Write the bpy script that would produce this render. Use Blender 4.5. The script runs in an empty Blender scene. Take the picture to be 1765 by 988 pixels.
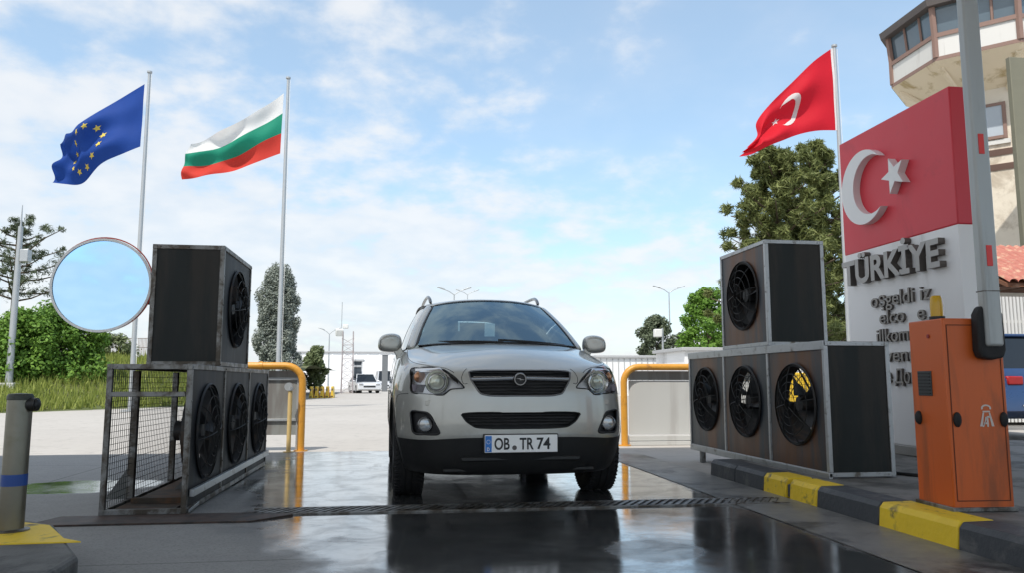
import bpy, bmesh, math, random
from mathutils import Vector, Matrix, Euler
from mathutils.bvhtree import BVHTree
S = bpy.context.scene
COL = S.collection
R = math.radians
PI = math.pi
rnd = random.Random(7)

# ------------------------------------------------------------------ materials
MATS = {}
def lin(r, g, b):
    f = lambda c: (c/255/12.92) if c/255 <= .04045 else ((c/255+.055)/1.055)**2.4
    return (f(r), f(g), f(b))

class NT:
    def __init__(s, nt): s.nt = nt
    def n(s, t, **kw):
        o = s.nt.nodes.new(t)
        for k, v in kw.items():
            if k.startswith('i_'):
                key = k[2:]
                o.inputs[int(key) if key.isdigit() else key.replace('_', ' ')].default_value = v
            else: setattr(o, k, v)
        return o
    def l(s, a, b): s.nt.links.new(a, b)
    def math(s, op, a, b=None, c=None, clamp=False):
        o = s.nt.nodes.new('ShaderNodeMath'); o.operation = op; o.use_clamp = clamp
        for i, v in enumerate((a, b, c)):
            if v is None: continue
            if isinstance(v, (int, float)): o.inputs[i].default_value = v
            else: s.l(v, o.inputs[i])
        return o.outputs[0]
    def noise(s, vec, scale, detail=4, rough=.55, dist=0):
        o = s.n('ShaderNodeTexNoise'); o.inputs['Scale'].default_value = scale
        o.inputs['Detail'].default_value = detail; o.inputs['Roughness'].default_value = rough
        o.inputs['Distortion'].default_value = dist
        if vec is not None: s.l(vec, o.inputs['Vector'])
        return o.outputs['Fac']
    def step(s, v, a, b):
        o = s.n('ShaderNodeMapRange'); o.interpolation_type = 'SMOOTHSTEP'
        s.l(v, o.inputs[0]); o.inputs[1].default_value = a; o.inputs[2].default_value = b
        return o.outputs[0]
    def mix(s, f, a, b):
        o = s.n('ShaderNodeMix', data_type='RGBA')
        for sock, v in ((o.inputs[0], f), (o.inputs[6], a), (o.inputs[7], b)):
            if isinstance(v, (int, float)): sock.default_value = v
            elif isinstance(v, tuple): sock.default_value = (*v[:3], 1)
            else: s.l(v, sock)
        return o.outputs[2]

def newmat(name):
    m = bpy.data.materials.new(name); m.use_nodes = True
    t = NT(m.node_tree)
    b = m.node_tree.nodes['Principled BSDF']
    return m, t, b

def mat(name, col, rough=.6, metal=0, var=.15, scale=6, bump=0, bscale=60, coat=0, dirt=None, dscale=3, damt=.5, spec=.5, streak=False, rvar=.1):
    if name in MATS: return MATS[name]
    m, t, b = newmat(name)
    tc = t.n('ShaderNodeTexCoord'); v = tc.outputs['Object']
    if streak:
        mp = t.n('ShaderNodeMapping'); t.l(v, mp.inputs[0]); mp.inputs['Scale'].default_value = (1, 1, .15); v = mp.outputs[0]
    n1 = t.noise(v, scale, 6)
    c = t.mix(n1, tuple(x*(1-var) for x in col), tuple(min(1, x*(1+var)) for x in col))
    if dirt:
        n2 = t.noise(v, dscale, 8, .65, .4)
        f = t.step(n2, .62-damt*.3, .80-damt*.3)
        c = t.mix(f, c, dirt)
    t.l(c, b.inputs['Base Color'])
    rr = t.math('MULTIPLY_ADD', t.noise(v, scale*2.3, 4), rvar*2, rough-rvar)
    t.l(rr, b.inputs['Roughness'])
    b.inputs['Metallic'].default_value = metal
    b.inputs['Coat Weight'].default_value = coat
    b.inputs['Coat Roughness'].default_value = .05
    b.inputs['Specular IOR Level'].default_value = spec
    if bump:
        bp = t.n('ShaderNodeBump'); bp.inputs['Strength'].default_value = bump; bp.inputs['Distance'].default_value = .01
        t.l(t.noise(tc.outputs['Object'], bscale, 5), bp.inputs['Height']); t.l(bp.outputs[0], b.inputs['Normal'])
    MATS[name] = m
    return m

def leafmat(name, dark, light, transl=.25):
    m, t, b = newmat(name)
    g = t.n('ShaderNodeNewGeometry')
    r = g.outputs['Random Per Island']
    tc = t.n('ShaderNodeTexCoord')
    f = t.math('ADD', t.math('MULTIPLY', r, .6), t.math('MULTIPLY', t.noise(tc.outputs['Object'], 1.6, 3), .5))
    c = t.mix(f, dark, light)
    t.l(c, b.inputs['Base Color']); b.inputs['Roughness'].default_value = .55
    b.inputs['Specular IOR Level'].default_value = .25
    tr = t.n('ShaderNodeBsdfTranslucent'); t.l(c, tr.inputs[0])
    ms = t.n('ShaderNodeMixShader'); ms.inputs[0].default_value = transl
    t.l(b.outputs[0], ms.inputs[1]); t.l(tr.outputs[0], ms.inputs[2])
    t.l(ms.outputs[0], m.node_tree.nodes['Material Output'].inputs[0])
    return m

def glassmat(name, tint, rough=.01, base=.06, spec_tint=(1, 1, 1)):
    m, t, b = newmat(name)
    m.node_tree.nodes.remove(b)
    tr = t.n('ShaderNodeBsdfTransparent'); tr.inputs[0].default_value = (*tint, 1)
    gl = t.n('ShaderNodeBsdfGlossy'); gl.inputs['Roughness'].default_value = rough
    gl.inputs[0].default_value = (*spec_tint, 1)
    lw = t.n('ShaderNodeFresnel'); lw.inputs[0].default_value = 1.5
    f = t.math('ADD', lw.outputs[0], base-.04, clamp=True)
    ms = t.n('ShaderNodeMixShader'); t.l(f, ms.inputs[0]); t.l(tr.outputs[0], ms.inputs[1]); t.l(gl.outputs[0], ms.inputs[2])
    t.l(ms.outputs[0], m.node_tree.nodes['Material Output'].inputs[0])
    return m

# ------------------------------------------------------------------ mesh tools
class MB:
    def __init__(s): s.bm = bmesh.new(); s.mi = 0
    def _tag(s, vs):
        fs = set(f for v in vs for f in v.link_faces)
        for f in fs: f.material_index = s.mi
        return vs
    def box(s, c, d, rot=None):
        M = Matrix.Translation(c)
        if rot is not None: M = M @ Euler(rot).to_matrix().to_4x4()
        M = M @ Matrix.Diagonal((*d, 1))
        s._tag(bmesh.ops.create_cube(s.bm, size=1, matrix=M)['verts']); return s
    def cyl(s, p0, p1, r, r2=None, n=16, caps=True):
        p0, p1 = Vector(p0), Vector(p1); d = p1-p0
        M = Matrix.Translation((p0+p1)/2) @ d.to_track_quat('Z', 'Y').to_matrix().to_4x4()
        s._tag(bmesh.ops.create_cone(s.bm, cap_ends=caps, segments=n, radius1=r, radius2=r if r2 is None else r2, depth=d.length, matrix=M)['verts']); return s
    def sph(s, c, r, sc=(1, 1, 1), n=16):
        M = Matrix.Translation(c) @ Matrix.Diagonal((*sc, 1))
        s._tag(bmesh.ops.create_uvsphere(s.bm, u_segments=n, v_segments=n//2, radius=r, matrix=M)['verts']); return s
    def tube(s, pts, r, n=8, closed=False):
        pts = [Vector(p) for p in pts]; N = len(pts); rings = []
        up = None
        for i, p in enumerate(pts):
            a = pts[i-1] if (i > 0 or closed) else p
            b = pts[(i+1) % N] if (i < N-1 or closed) else p
            t = (b-a).normalized()
            if up is None:
                up = t.orthogonal().normalized()
            up = (up - t*up.dot(t)).normalized()
            bi = t.cross(up)
            rr = r[i] if isinstance(r, (list, tuple)) else r
            rings.append([s.bm.verts.new(p + (up*math.cos(2*PI*k/n) + bi*math.sin(2*PI*k/n))*rr) for k in range(n)])
        for i in range(N if closed else N-1):
            A, B = rings[i], rings[(i+1) % N]
            for k in range(n):
                f = s.bm.faces.new((A[k], A[(k+1) % n], B[(k+1) % n], B[k])); f.material_index = s.mi
        if not closed:
            f = s.bm.faces.new(rings[0][::-1]); f.material_index = s.mi
            f = s.bm.faces.new(rings[-1]); f.material_index = s.mi
        return s
    def poly(s, pts):
        f = s.bm.faces.new([s.bm.verts.new(p) for p in pts]); f.material_index = s.mi; return f
    def prism(s, poly, axis, a, b):
        def P(u, v, w): return {'x': (w, u, v), 'y': (u, w, v), 'z': (u, v, w)}[axis]
        A = [s.bm.verts.new(P(u, v, a)) for u, v in poly]; B = [s.bm.verts.new(P(u, v, b)) for u, v in poly]
        n = len(poly); fs = [s.bm.faces.new(A[::-1]), s.bm.faces.new(B)]
        for i in range(n): fs.append(s.bm.faces.new((A[i], A[(i+1) % n], B[(i+1) % n], B[i])))
        for f in fs: f.material_index = s.mi
        return s
    def lathe(s, prof, n=24, M=Matrix.Identity(4)):
        rings = [[s.bm.verts.new(M @ Vector((r*math.cos(2*PI*k/n), r*math.sin(2*PI*k/n), z))) for k in range(n)] for r, z in prof]
        for A, B in zip(rings, rings[1:]):
            for k in range(n):
                f = s.bm.faces.new((A[k], A[(k+1) % n], B[(k+1) % n], B[k])); f.material_index = s.mi
        return s
    def grid(s, rows):
        V = [[s.bm.verts.new(p) for p in r] for r in rows]
        for A, B in zip(V, V[1:]):
            for k in range(len(A)-1):
                try:
                    f = s.bm.faces.new((A[k], A[k+1], B[k+1], B[k])); f.material_index = s.mi
                except ValueError: pass
        return V
    def mirror(s):
        g = s.bm.verts[:]+s.bm.edges[:]+s.bm.faces[:]
        d = bmesh.ops.duplicate(s.bm, geom=g)['geom']
        for e in d:
            if isinstance(e, bmesh.types.BMVert): e.co.x *= -1
        bmesh.ops.reverse_faces(s.bm, faces=[e for e in d if isinstance(e, bmesh.types.BMFace)])
        return s
    def weld(s, d=1e-4): bmesh.ops.remove_doubles(s.bm, verts=s.bm.verts[:], dist=d); return s
    def build(s, name, mats, parent=None, smooth=30, bevel=0, seg=2, subd=0, thick=0, normals=True):
        if normals: bmesh.ops.recalc_face_normals(s.bm, faces=s.bm.faces[:])
        me = bpy.data.meshes.new(name); s.bm.to_mesh(me); s.bm.free()
        return finish(name, me, mats, parent, smooth, bevel, seg, subd, thick)

def finish(name, me, mats, parent=None, smooth=30, bevel=0, seg=2, subd=0, thick=0):
    for m in (mats if isinstance(mats, (list, tuple)) else [mats]): me.materials.append(m)
    if smooth:
        me.polygons.foreach_set('use_smooth', [True]*len(me.polygons))
        if not subd: me.set_sharp_from_angle(angle=R(smooth))
    o = bpy.data.objects.new(name, me); COL.objects.link(o)
    if parent: o.parent = parent
    if thick:
        md = o.modifiers.new('s', 'SOLIDIFY'); md.thickness = abs(thick); md.offset = -1 if thick > 0 else 1
    if subd:
        md = o.modifiers.new('d', 'SUBSURF'); md.levels = md.render_levels = subd
    if bevel:
        md = o.modifiers.new('b', 'BEVEL'); md.width = bevel; md.segments = seg; md.limit_method = 'ANGLE'; md.angle_limit = R(40)
        md.harden_normals = False
    return o

def thing(name, label, cat, loc=(0, 0, 0), rz=0, group=None):
    o = bpy.data.objects.new(name, None); COL.objects.link(o)
    o.location = loc; o.rotation_euler = (0, 0, rz); o['label'] = label; o['category'] = cat
    o.empty_display_size = .2
    if group: o['group'] = group
    return o
def tag(o, label, cat, group=None, kind=None):
    o['label'] = label; o['category'] = cat
    if group: o['group'] = group
    if kind: o['kind'] = kind
    return o
def struct(o): o['kind'] = 'structure'; return o
def dup(root, loc, rz, label, group=None):
    r = root.copy(); COL.objects.link(r); r.location = loc; r.rotation_euler = (0, 0, rz); r['label'] = label
    if group: r['group'] = group
    for ch in list(root.children):
        c = ch.copy(); COL.objects.link(c); c.parent = r
        for g in list(ch.children):
            d = g.copy(); COL.objects.link(d); d.parent = c
    return r

def textmesh(name, body, size, ext, material, parent, M, align='LEFT', width=None, bold=.0, bevel=0):
    cu = bpy.data.curves.new(name, 'FONT'); cu.body = body; cu.size = size; cu.extrude = ext; cu.offset = bold
    cu.align_x = align; cu.bevel_depth = bevel
    o = bpy.data.objects.new(name, cu); COL.objects.link(o)
    dg = bpy.context.evaluated_depsgraph_get(); dg.update()
    me = bpy.data.meshes.new_from_object(o.evaluated_get(dg)); bpy.data.objects.remove(o); bpy.data.curves.remove(cu)
    if width and len(me.vertices):
        xs = [v.co.x for v in me.vertices]; w = max(xs)-min(xs); x0 = min(xs)
        for v in me.vertices: v.co.x = (v.co.x-x0)*width/w
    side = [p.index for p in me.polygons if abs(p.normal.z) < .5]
    me.transform(M); me.materials.clear(); me.name = name
    o = finish(name, me, material, parent, smooth=0)
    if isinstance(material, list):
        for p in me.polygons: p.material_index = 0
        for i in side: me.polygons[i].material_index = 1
    return o

def frame_M(o, x, y):
    x, y, o = Vector(x), Vector(y), Vector(o); z = x.cross(y)
    return Matrix(((x.x, y.x, z.x, o.x), (x.y, y.y, z.y, o.y), (x.z, y.z, z.z, o.z), (0, 0, 0, 1)))

def leaves(name, clumps, material, parent, size=.12, asp=.5, seed=1, up=.3, shell=.5, drop=0, jit=.5):
    """clumps: (centre, radii(x,y,z), count).  Many separate leaf-sized faces through the volume."""
    r = random.Random(seed); V = []; F = []
    for c, rad, n in clumps:
        for _ in range(n):
            d = Vector((r.gauss(0, 1), r.gauss(0, 1), r.gauss(0, 1))).normalized()
            q = r.random()**(1-shell*.75)
            p = Vector((c[0]+d.x*rad[0]*q, c[1]+d.y*rad[1]*q, c[2]+d.z*rad[2]*q))
            nn = (Vector((r.gauss(0, 1), r.gauss(0, 1), r.gauss(0, 1)))*jit + d*.8 + Vector((0, 0, up))).normalized()
            t = nn.orthogonal().normalized(); t = Matrix.Rotation(r.random()*2*PI, 3, nn) @ t
            b = nn.cross(t); sz = size*(.6+.8*r.random())
            i = len(V)
            V += [p-t*sz*.5, p+b*sz*asp*.5, p+t*sz*.5+Vector((0, 0, -drop*sz)), p-b*sz*asp*.5]
            F.append((i, i+1, i+2, i+3))
    me = bpy.data.meshes.new(name); me.from_pydata(V, [], F)
    return finish(name, me, material, parent, smooth=0)

def coons(c0, c1, d0, d1):
    """c0,c1: bottom/top curves (n pts); d0,d1: left/right curves (m pts) -> m rows of n."""
    n, m = len(c0), len(d0); V = lambda p: Vector(p)
    rows = []
    for j in range(m):
        v = j/(m-1); row = []
        for i in range(n):
            u = i/(n-1)
            p = (1-v)*V(c0[i])+v*V(c1[i])+(1-u)*V(d0[j])+u*V(d1[j]) \
                - ((1-u)*(1-v)*V(c0[0])+u*(1-v)*V(c0[-1])+(1-u)*v*V(c1[0])+u*v*V(c1[-1]))
            row.append(p)
        rows.append(row)
    return rows
def lerp(a, b, t): return tuple(x+(y-x)*t for x, y in zip(a, b))
def curve(pts, n):
    """Catmull-Rom through pts, n samples evenly in parameter."""
    P = [Vector(p) for p in pts]; P = [2*P[0]-P[1]]+P+[2*P[-1]-P[-2]]; k = len(P)-3; out = []
    for i in range(n):
        t = i/(n-1)*k; j = min(int(t), k-1); t -= j; a, b, c, d = P[j:j+4]
        out.append(.5*((2*b)+(c-a)*t+(2*a-5*b+4*c-d)*t*t+(3*b-a-3*c+d)*t**3))
    return out

# ------------------------------------------------------------------ camera
cam = bpy.data.cameras.new('camera'); co = bpy.data.objects.new('camera', cam); COL.objects.link(co)
co.location = (0, 0, .9); co.rotation_euler = (R(96.93), 0, R(-8.037)); cam.lens = 1350/1765*36; cam.sensor_width = 36
cam.clip_end = 3000; cam.clip_start = .05
S.camera = co

# ------------------------------------------------------------------ light and sky
sv = Vector((-.42, -.80, 0)).normalized()*math.cos(R(58)) + Vector((0, 0, math.sin(R(58))))
sl = bpy.data.lights.new('sun', 'SUN'); sl.energy = 4.3; sl.angle = R(.6); sl.color = (1, .95, .87)
so = bpy.data.objects.new('sun', sl); COL.objects.link(so); so.rotation_euler = (-sv).to_track_quat('-Z', 'Y').to_euler(); so.location = (-20, -20, 40)
w = bpy.data.worlds.new('World'); S.world = w; w.use_nodes = True
t = NT(w.node_tree); nt = w.node_tree
bg = nt.nodes['Background']; out = nt.nodes['World Output']
sky = t.n('ShaderNodeTexSky', sky_type='NISHITA', sun_disc=False, sun_elevation=R(58), sun_rotation=math.atan2(sv.x, sv.y), air_density=1.0, dust_density=1.2, ozone_density=2.0)
hs = t.n('ShaderNodeHueSaturation'); hs.inputs['Saturation'].default_value = 1.12; hs.inputs['Value'].default_value = 1.6; hs.inputs['Hue'].default_value = .486; t.l(sky.outputs[0], hs.inputs['Color'])
t.l(hs.outputs[0], bg.inputs[0]); bg.inputs[1].default_value = .15
tc = t.n('ShaderNodeTexCoord'); sp = t.n('ShaderNodeSeparateXYZ'); t.l(tc.outputs['Generated'], sp.inputs[0])
z = t.math('MAXIMUM', sp.outputs[2], 0.0); zz = t.math('ADD', z, .30)
cx = t.n('ShaderNodeCombineXYZ'); t.l(t.math('DIVIDE', sp.outputs[0], zz), cx.inputs[0]); t.l(t.math('DIVIDE', sp.outputs[1], zz), cx.inputs[1])
cx.inputs[2].default_value = 3.7
P = cx.outputs[0]
n_big = t.noise(P, 1.5, 3, .5, .2)          # where the cloud fields lie
n_mid = t.noise(P, 6.5, 7, .52, .1)        # puffs
n_fine = t.noise(P, 22, 6, .6, .2)
# more cloud to the left of the view and towards the horizon
side = t.math('MULTIPLY_ADD', sp.outputs[0], -.20, .03)
low = t.step(z, .34, .10)
v = t.math('ADD', t.math('ADD', t.math('MULTIPLY', n_big, .50), t.math('MULTIPLY', n_mid, .68)), t.math('MULTIPLY', n_fine, .16))
v = t.math('ADD', v, t.math('ADD', side, t.math('MULTIPLY', low, .16)))
cm = t.step(v, .62, .86)
haze = t.math('POWER', t.math('SUBTRACT', 1.0, z, clamp=True), 9.0)
cover = t.math('MAXIMUM', t.math('MULTIPLY_ADD', cm, .56, .32), t.math('MULTIPLY', haze, .86))
shade = t.mix(t.step(n_mid, .35, .7), (.80, .86, .93), (.94, .95, .965))
cb = t.n('ShaderNodeBackground'); t.l(shade, cb.inputs[0]); cb.inputs[1].default_value = 1.0
ms = t.n('ShaderNodeMixShader'); t.l(cover, ms.inputs[0]); t.l(bg.outputs[0], ms.inputs[1]); t.l(cb.outputs[0], ms.inputs[2])
t.l(ms.outputs[0], out.inputs[0])
S.view_settings.view_transform = 'Standard'; S.view_settings.look = 'None'; S.view_settings.exposure = 0; S.view_settings.gamma = 1
S.cycles.use_denoising = True
S.cycles.max_bounces = 10; S.cycles.transparent_max_bounces = 16

# ------------------------------------------------------------------ shared materials
M_alu = mat('aluminium', (.42, .43, .44), .42, .75, .12, 12, dirt=(.16, .14, .12), dscale=7, damt=.3)
M_alud = mat('weathered steel', (.27, .27, .265), .5, .6, .2, 12, dirt=(.09, .075, .06), dscale=6, damt=.7)
M_dark = mat('dark sheet', (.012, .0155, .0155), .46, .1, .35, 5, dirt=(.030, .026, .022), dscale=2.5, damt=.7, spec=.3, streak=True, bump=.35, bscale=3.2)
M_black = mat('black plastic', (.012, .012, .013), .5, 0, .3, 20)
M_rub = mat('rubber', (.014, .014, .015), .75, 0, .3, 30, bump=.2)
M_white = mat('white paint', (.74, .74, .72), .45, 0, .05, 3, dirt=(.5, .48, .44), dscale=2.2, damt=.15)
M_galv = mat('galvanised pole', (.42, .44, .45), .45, .5, .08, 8)
M_yel = mat('yellow paint', (.80, .52, .03), .5, 0, .12, 9, dirt=(.25, .17, .05), dscale=9, damt=.35, bump=.15)
M_orange = mat('orange yellow pipe paint', (.62, .29, .035), .4, 0, .12, 7, dirt=(.30, .13, .03), dscale=6, damt=.3)
M_wire = mat('wire', (.03, .03, .03), .6, .3, .2, 20)
M_fan = mat('fan black', (.012, .0125, .014), .6, .0, .3, 14, dirt=(.05, .03, .02), dscale=8, damt=.35)
M_bark = mat('bark', (.10, .075, .05), .85, 0, .3, 14, bump=.6, bscale=18)
# ================================================================== THE GROUND
def ground_mat():
    m, t, b = newmat('concrete yard')
    tc = t.n('ShaderNodeTexCoord'); v = tc.outputs['Object']
    c = t.mix(t.noise(v, .35, 6, .6), (.37, .345, .315), (.48, .455, .42))
    c = t.mix(t.step(t.noise(v, 5, 8, .7), .5, .75), c, (.30, .285, .265))
    c = t.mix(t.math('MULTIPLY', t.step(t.noise(v, 1.1, 6, .7, .5), .58, .72), .5), c, (.27, .25, .23))
    t.l(c, b.inputs['Base Color']); b.inputs['Roughness'].default_value = .85
    bp = t.n('ShaderNodeBump'); bp.inputs['Strength'].default_value = .25; bp.inputs['Distance'].default_value = .01
    t.l(t.noise(v, 50, 5), bp.inputs['Height']); t.l(bp.outputs[0], b.inputs['Normal'])
    return m
def road_mat():
    m, t, b = newmat('wet asphalt')
    tc = t.n('ShaderNodeTexCoord'); v = tc.outputs['Object']
    sp = t.n('ShaderNodeSeparateXYZ'); t.l(v, sp.inputs[0]); x, y = sp.outputs[0], sp.outputs[1]
    n1 = t.noise(v, 1.1, 6, .6, .3); n2 = t.noise(v, 5, 6, .65, .4); n3 = t.noise(v, 60, 5, .7)
    # wetness: a wash lane roughly x -1.3 .. 2.7, soaked round the car, drying to the left and near the camera's left
    e = t.math('ADD', t.math('MULTIPLY', t.math('SUBTRACT', n1, .5), 1.5), t.math('MULTIPLY', t.math('SUBTRACT', n2, .5), .45))
    lft = t.step(t.math('ADD', x, e), -1.75, -1.0)
    rgt = t.step(t.math('MULTIPLY_ADD', e, .35, x), 2.62, 2.36)
    wet = t.math('MULTIPLY', lft, rgt)
    # dry left-front corner
    dl = t.step(t.math('ADD', t.math('ADD', t.math('MULTIPLY', x, 1.0), t.math('MULTIPLY', y, .42)), e), 1.05, 1.65)
    wet = t.math('MULTIPLY', wet, dl)
    # a dry raised patch right of the middle
    px = t.math('DIVIDE', t.math('SUBTRACT', x, 1.36), .27); py = t.math('DIVIDE', t.math('SUBTRACT', y, 4.15), .27)
    d = t.math('ADD', t.math('ADD', t.math('MULTIPLY', px, px), t.math('MULTIPLY', py, py)), t.math('MULTIPLY', e, 2.2))
    patch = t.step(d, 1.25, .70)
    wet = t.math('MULTIPLY', wet, t.math('SUBTRACT', 1.0, t.math('MULTIPLY', patch, .42)))
    # far edge near the sunlit yard is dry again
    # puddles left of the left fans
    q = t.math('DIVIDE', t.math('ADD', x, 2.75), .75); q2 = t.math('DIVIDE', t.math('SUBTRACT', y, 7.3), .55)
    pud = t.step(t.math('ADD', t.math('ADD', t.math('MULTIPLY', q, q), t.math('MULTIPLY', q2, q2)), t.math('MULTIPLY', e, 1.3)), .9, .6)
    wet = t.math('MAXIMUM', wet, pud)
    dry = t.mix(n2, (.21, .207, .20), (.31, .305, .295)); dry = t.mix(t.step(n3, .45, .75), dry, (.15, .15, .146))
    damp = t.mix(n2, (.040, .042, .044), (.090, .092, .092)); damp = t.mix(t.step(t.noise(v, 110, 3, .7), .52, .72), damp, (.12, .12, .118))
    c = t.mix(wet, dry, damp)
    # expansion joints
    def joint(s, at, wd):
        return t.math('LESS_THAN', t.math('ABSOLUTE', t.math('SUBTRACT', s, at)), wd)
    j = joint(y, 4.22, .006)
    for a in (7.4, 9.0): j = t.math('MAXIMUM', j, joint(t.math('MULTIPLY_ADD', x, .04, y), a, .008))
    j = t.math('MAXIMUM', j, joint(x, -3.1, .008))
    c = t.mix(t.math('MULTIPLY', j, .6), c, (.02, .02, .02))
    t.l(c, b.inputs['Base Color'])
    film = t.math('MULTIPLY', wet, t.step(t.noise(v, 2.3, 5, .6, .5), .30, .58))
    ro = t.math('SUBTRACT', .72, t.math('MULTIPLY', wet, .52)); ro = t.math('SUBTRACT', ro, t.math('MULTIPLY', film, .17))
    t.l(ro, b.inputs['Roughness']); b.inputs['Specular IOR Level'].default_value = .5
    t.l(t.math('MULTIPLY', wet, t.math('MULTIPLY_ADD', t.step(t.noise(v, 3.1, 8, .72, .8), .36, .60), .72, .28)), b.inputs['Coat Weight'])
    t.l(t.math('MULTIPLY_ADD', t.step(t.noise(v, 1.7, 5, .6, .6), .35, .65), -.15, .165), b.inputs['Coat Roughness']); b.inputs['Coat IOR'].default_value = 1.62
    bp = t.n('ShaderNodeBump'); bp.inputs['Distance'].default_value = .006
    t.l(t.math('MULTIPLY_ADD', wet, -.55, .62), bp.inputs['Strength'])
    t.l(t.math('ADD', t.math('MULTIPLY', n3, .6), n2), bp.inputs['Height']); t.l(bp.outputs[0], b.inputs['Normal'])
    bc = t.n('ShaderNodeBump'); bc.inputs['Distance'].default_value = .004; bc.inputs['Strength'].default_value = .16
    t.l(t.math('ADD', t.noise(v, 9, 7, .62), t.math('MULTIPLY', t.noise(v, 70, 3, .7), .22)), bc.inputs['Height']); t.l(bc.outputs[0], b.inputs['Coat Normal'])
    return m
b = MB(); b.grid([[(x, y, 0) for x in (-900, -60, -10, 10, 60, 900)] for y in (-600, -40, 0, 40, 120, 2000)]); struct(b.build('ground', ground_mat(), smooth=0))
b = MB(); b.grid([[(x, y, .004) for x in (-9, -4, 0, 2.44)] for y in (-14, 0, 5, 10.44)]); struct(b.build('road', road_mat(), smooth=0))
# gutter strip beside the kerb
M_gut = mat('gutter concrete', (.22, .215, .205), .40, 0, .3, 3, dirt=(.05, .05, .05), dscale=1.6, damt=.5, bump=.3, rvar=.2)
b = MB(); b.grid([[(x, y, .008) for x in (2.44, 2.965)] for y in (-14, 5, 9.6)]); struct(b.build('gutter', M_gut, smooth=0))
# pavement on the right
M_pave = mat('pavement', (.21, .205, .195), .7, 0, .2, 4, dirt=(.08, .08, .075), dscale=1.8, damt=.6, bump=.3)
b = MB(); b.prism([(3.20, -14), (12, -14), (12, 9.2), (4.9, 9.2), (4.5, 8.5), (4.0, 7.6), (3.20, 7.355)], 'z', 0, .149); struct(b.build('pavement', M_pave, smooth=0))
M_ky = mat('kerb yellow', (.88, .60, .03), .6, 0, .15, 7, dirt=(.13, .11, .06), dscale=7, damt=.28, bump=.5, bscale=30)
M_kd = mat('kerb dark', (.055, .06, .068), .6, 0, .25, 6, dirt=(.12, .12, .12), dscale=5, damt=.35, bump=.5, bscale=30)
ys = [(-6, -2, 0), (-2, 0.2, 1), (.2, 2.4, 0), (2.4, 3.24, 1), (3.24, 3.95, 0), (3.95, 4.66, 1), (4.66, 5.40, 0), (5.40, 5.80, 1), (5.86, 6.24, 1), (6.24, 6.8, 0), (6.8, 7.36, 0)]
for a, c, yl in ys:
    b = MB(); b.prism([(2.965, 0), (2.975, .12), (3.0, .152), (3.196, .155), (3.196, 0)], 'y', a+.004, c-.004)
    struct(b.build('kerb', M_ky if yl else M_kd, smooth=30, bevel=.008))
b = MB(); b.box((3.08, 5.83, .06), (.2, .045, .10)); struct(b.build('kerb', M_kd, bevel=.01))
# left kerb island
b = MB(); isl = [(-1.36, 3.55), (-1.37, 3.74), (-1.55, 4.08), (-1.80, 4.56), (-2.0, 4.72), (-4.0, 4.85), (-4.0, -3), (-1.30, -3)]
b.prism(isl, 'z', 0, .15); struct(b.build('kerb', mat('island concrete', (.12, .12, .115), .65, 0, .25, 5, dirt=(.05, .05, .05), dscale=4, damt=.6, bump=.5), smooth=0, bevel=.02))
b = MB(); b.prism([(-1.47, 4.03), (-1.58, 4.12), (-1.80, 4.50), (-2.02, 4.64), (-2.4, 4.66), (-2.35, 4.30), (-1.9, 4.02)], 'z', .15, .156)
struct(b.build('kerb_marking', M_ky, smooth=0))

# drainage grate across the lane
g = thing('drain_grate', 'long black slotted drain grate across the wet lane in front of the car', 'drain grate', (0, 5.72, 0))
b = MB()
b.box((.93, -.125, .009), (3.86, .022, .012)); b.box((.93, .125, .009), (3.86, .022, .012)); b.build('frame', M_alud, g, bevel=.002)
b = MB(); b.box((.93, 0, .0055), (3.82, .23, .002)); b.build('channel', M_black, g)
b = MB()
x = -.97
while x < 2.84:
    b.box((x, 0, .011), (.026, .255, .010), (0, 0, -.55)); x += .062
b.build('slats', M_alud, g)

# ================================================================== OVERHEAD CANOPY (its shadow lies over the lane)
M_can = mat('canopy sheet', (.78, .78, .77), .6, 0, .06, 2)
b = MB(); b.box((3.2, .42, 6.35), (21.4, 12.84, .5)); struct(b.build('canopy_roof', M_can, bevel=.02))
for px, py in ((-7.1, -1.2), (-7.1, 3.6), (10.5, -4.5), (10.5, 3)):
    b = MB(); b.box((px, py, 3.05), (.45, .45, 6.1)); struct(b.build('canopy_column', M_can, bevel=.03))

# ================================================================== FAN BOXES
M_rust = mat('rusted fan panel', (.036, .045, .056), .42, .35, .5, 4, dirt=(.13, .056, .024), dscale=2.0, damt=.70, streak=True, rvar=.12)
M_panL = mat('dark fan panel', (.030, .034, .041), .58, .1, .4, 5, dirt=(.018, .018, .019), dscale=3, damt=.6, spec=.25, streak=True)

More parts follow.
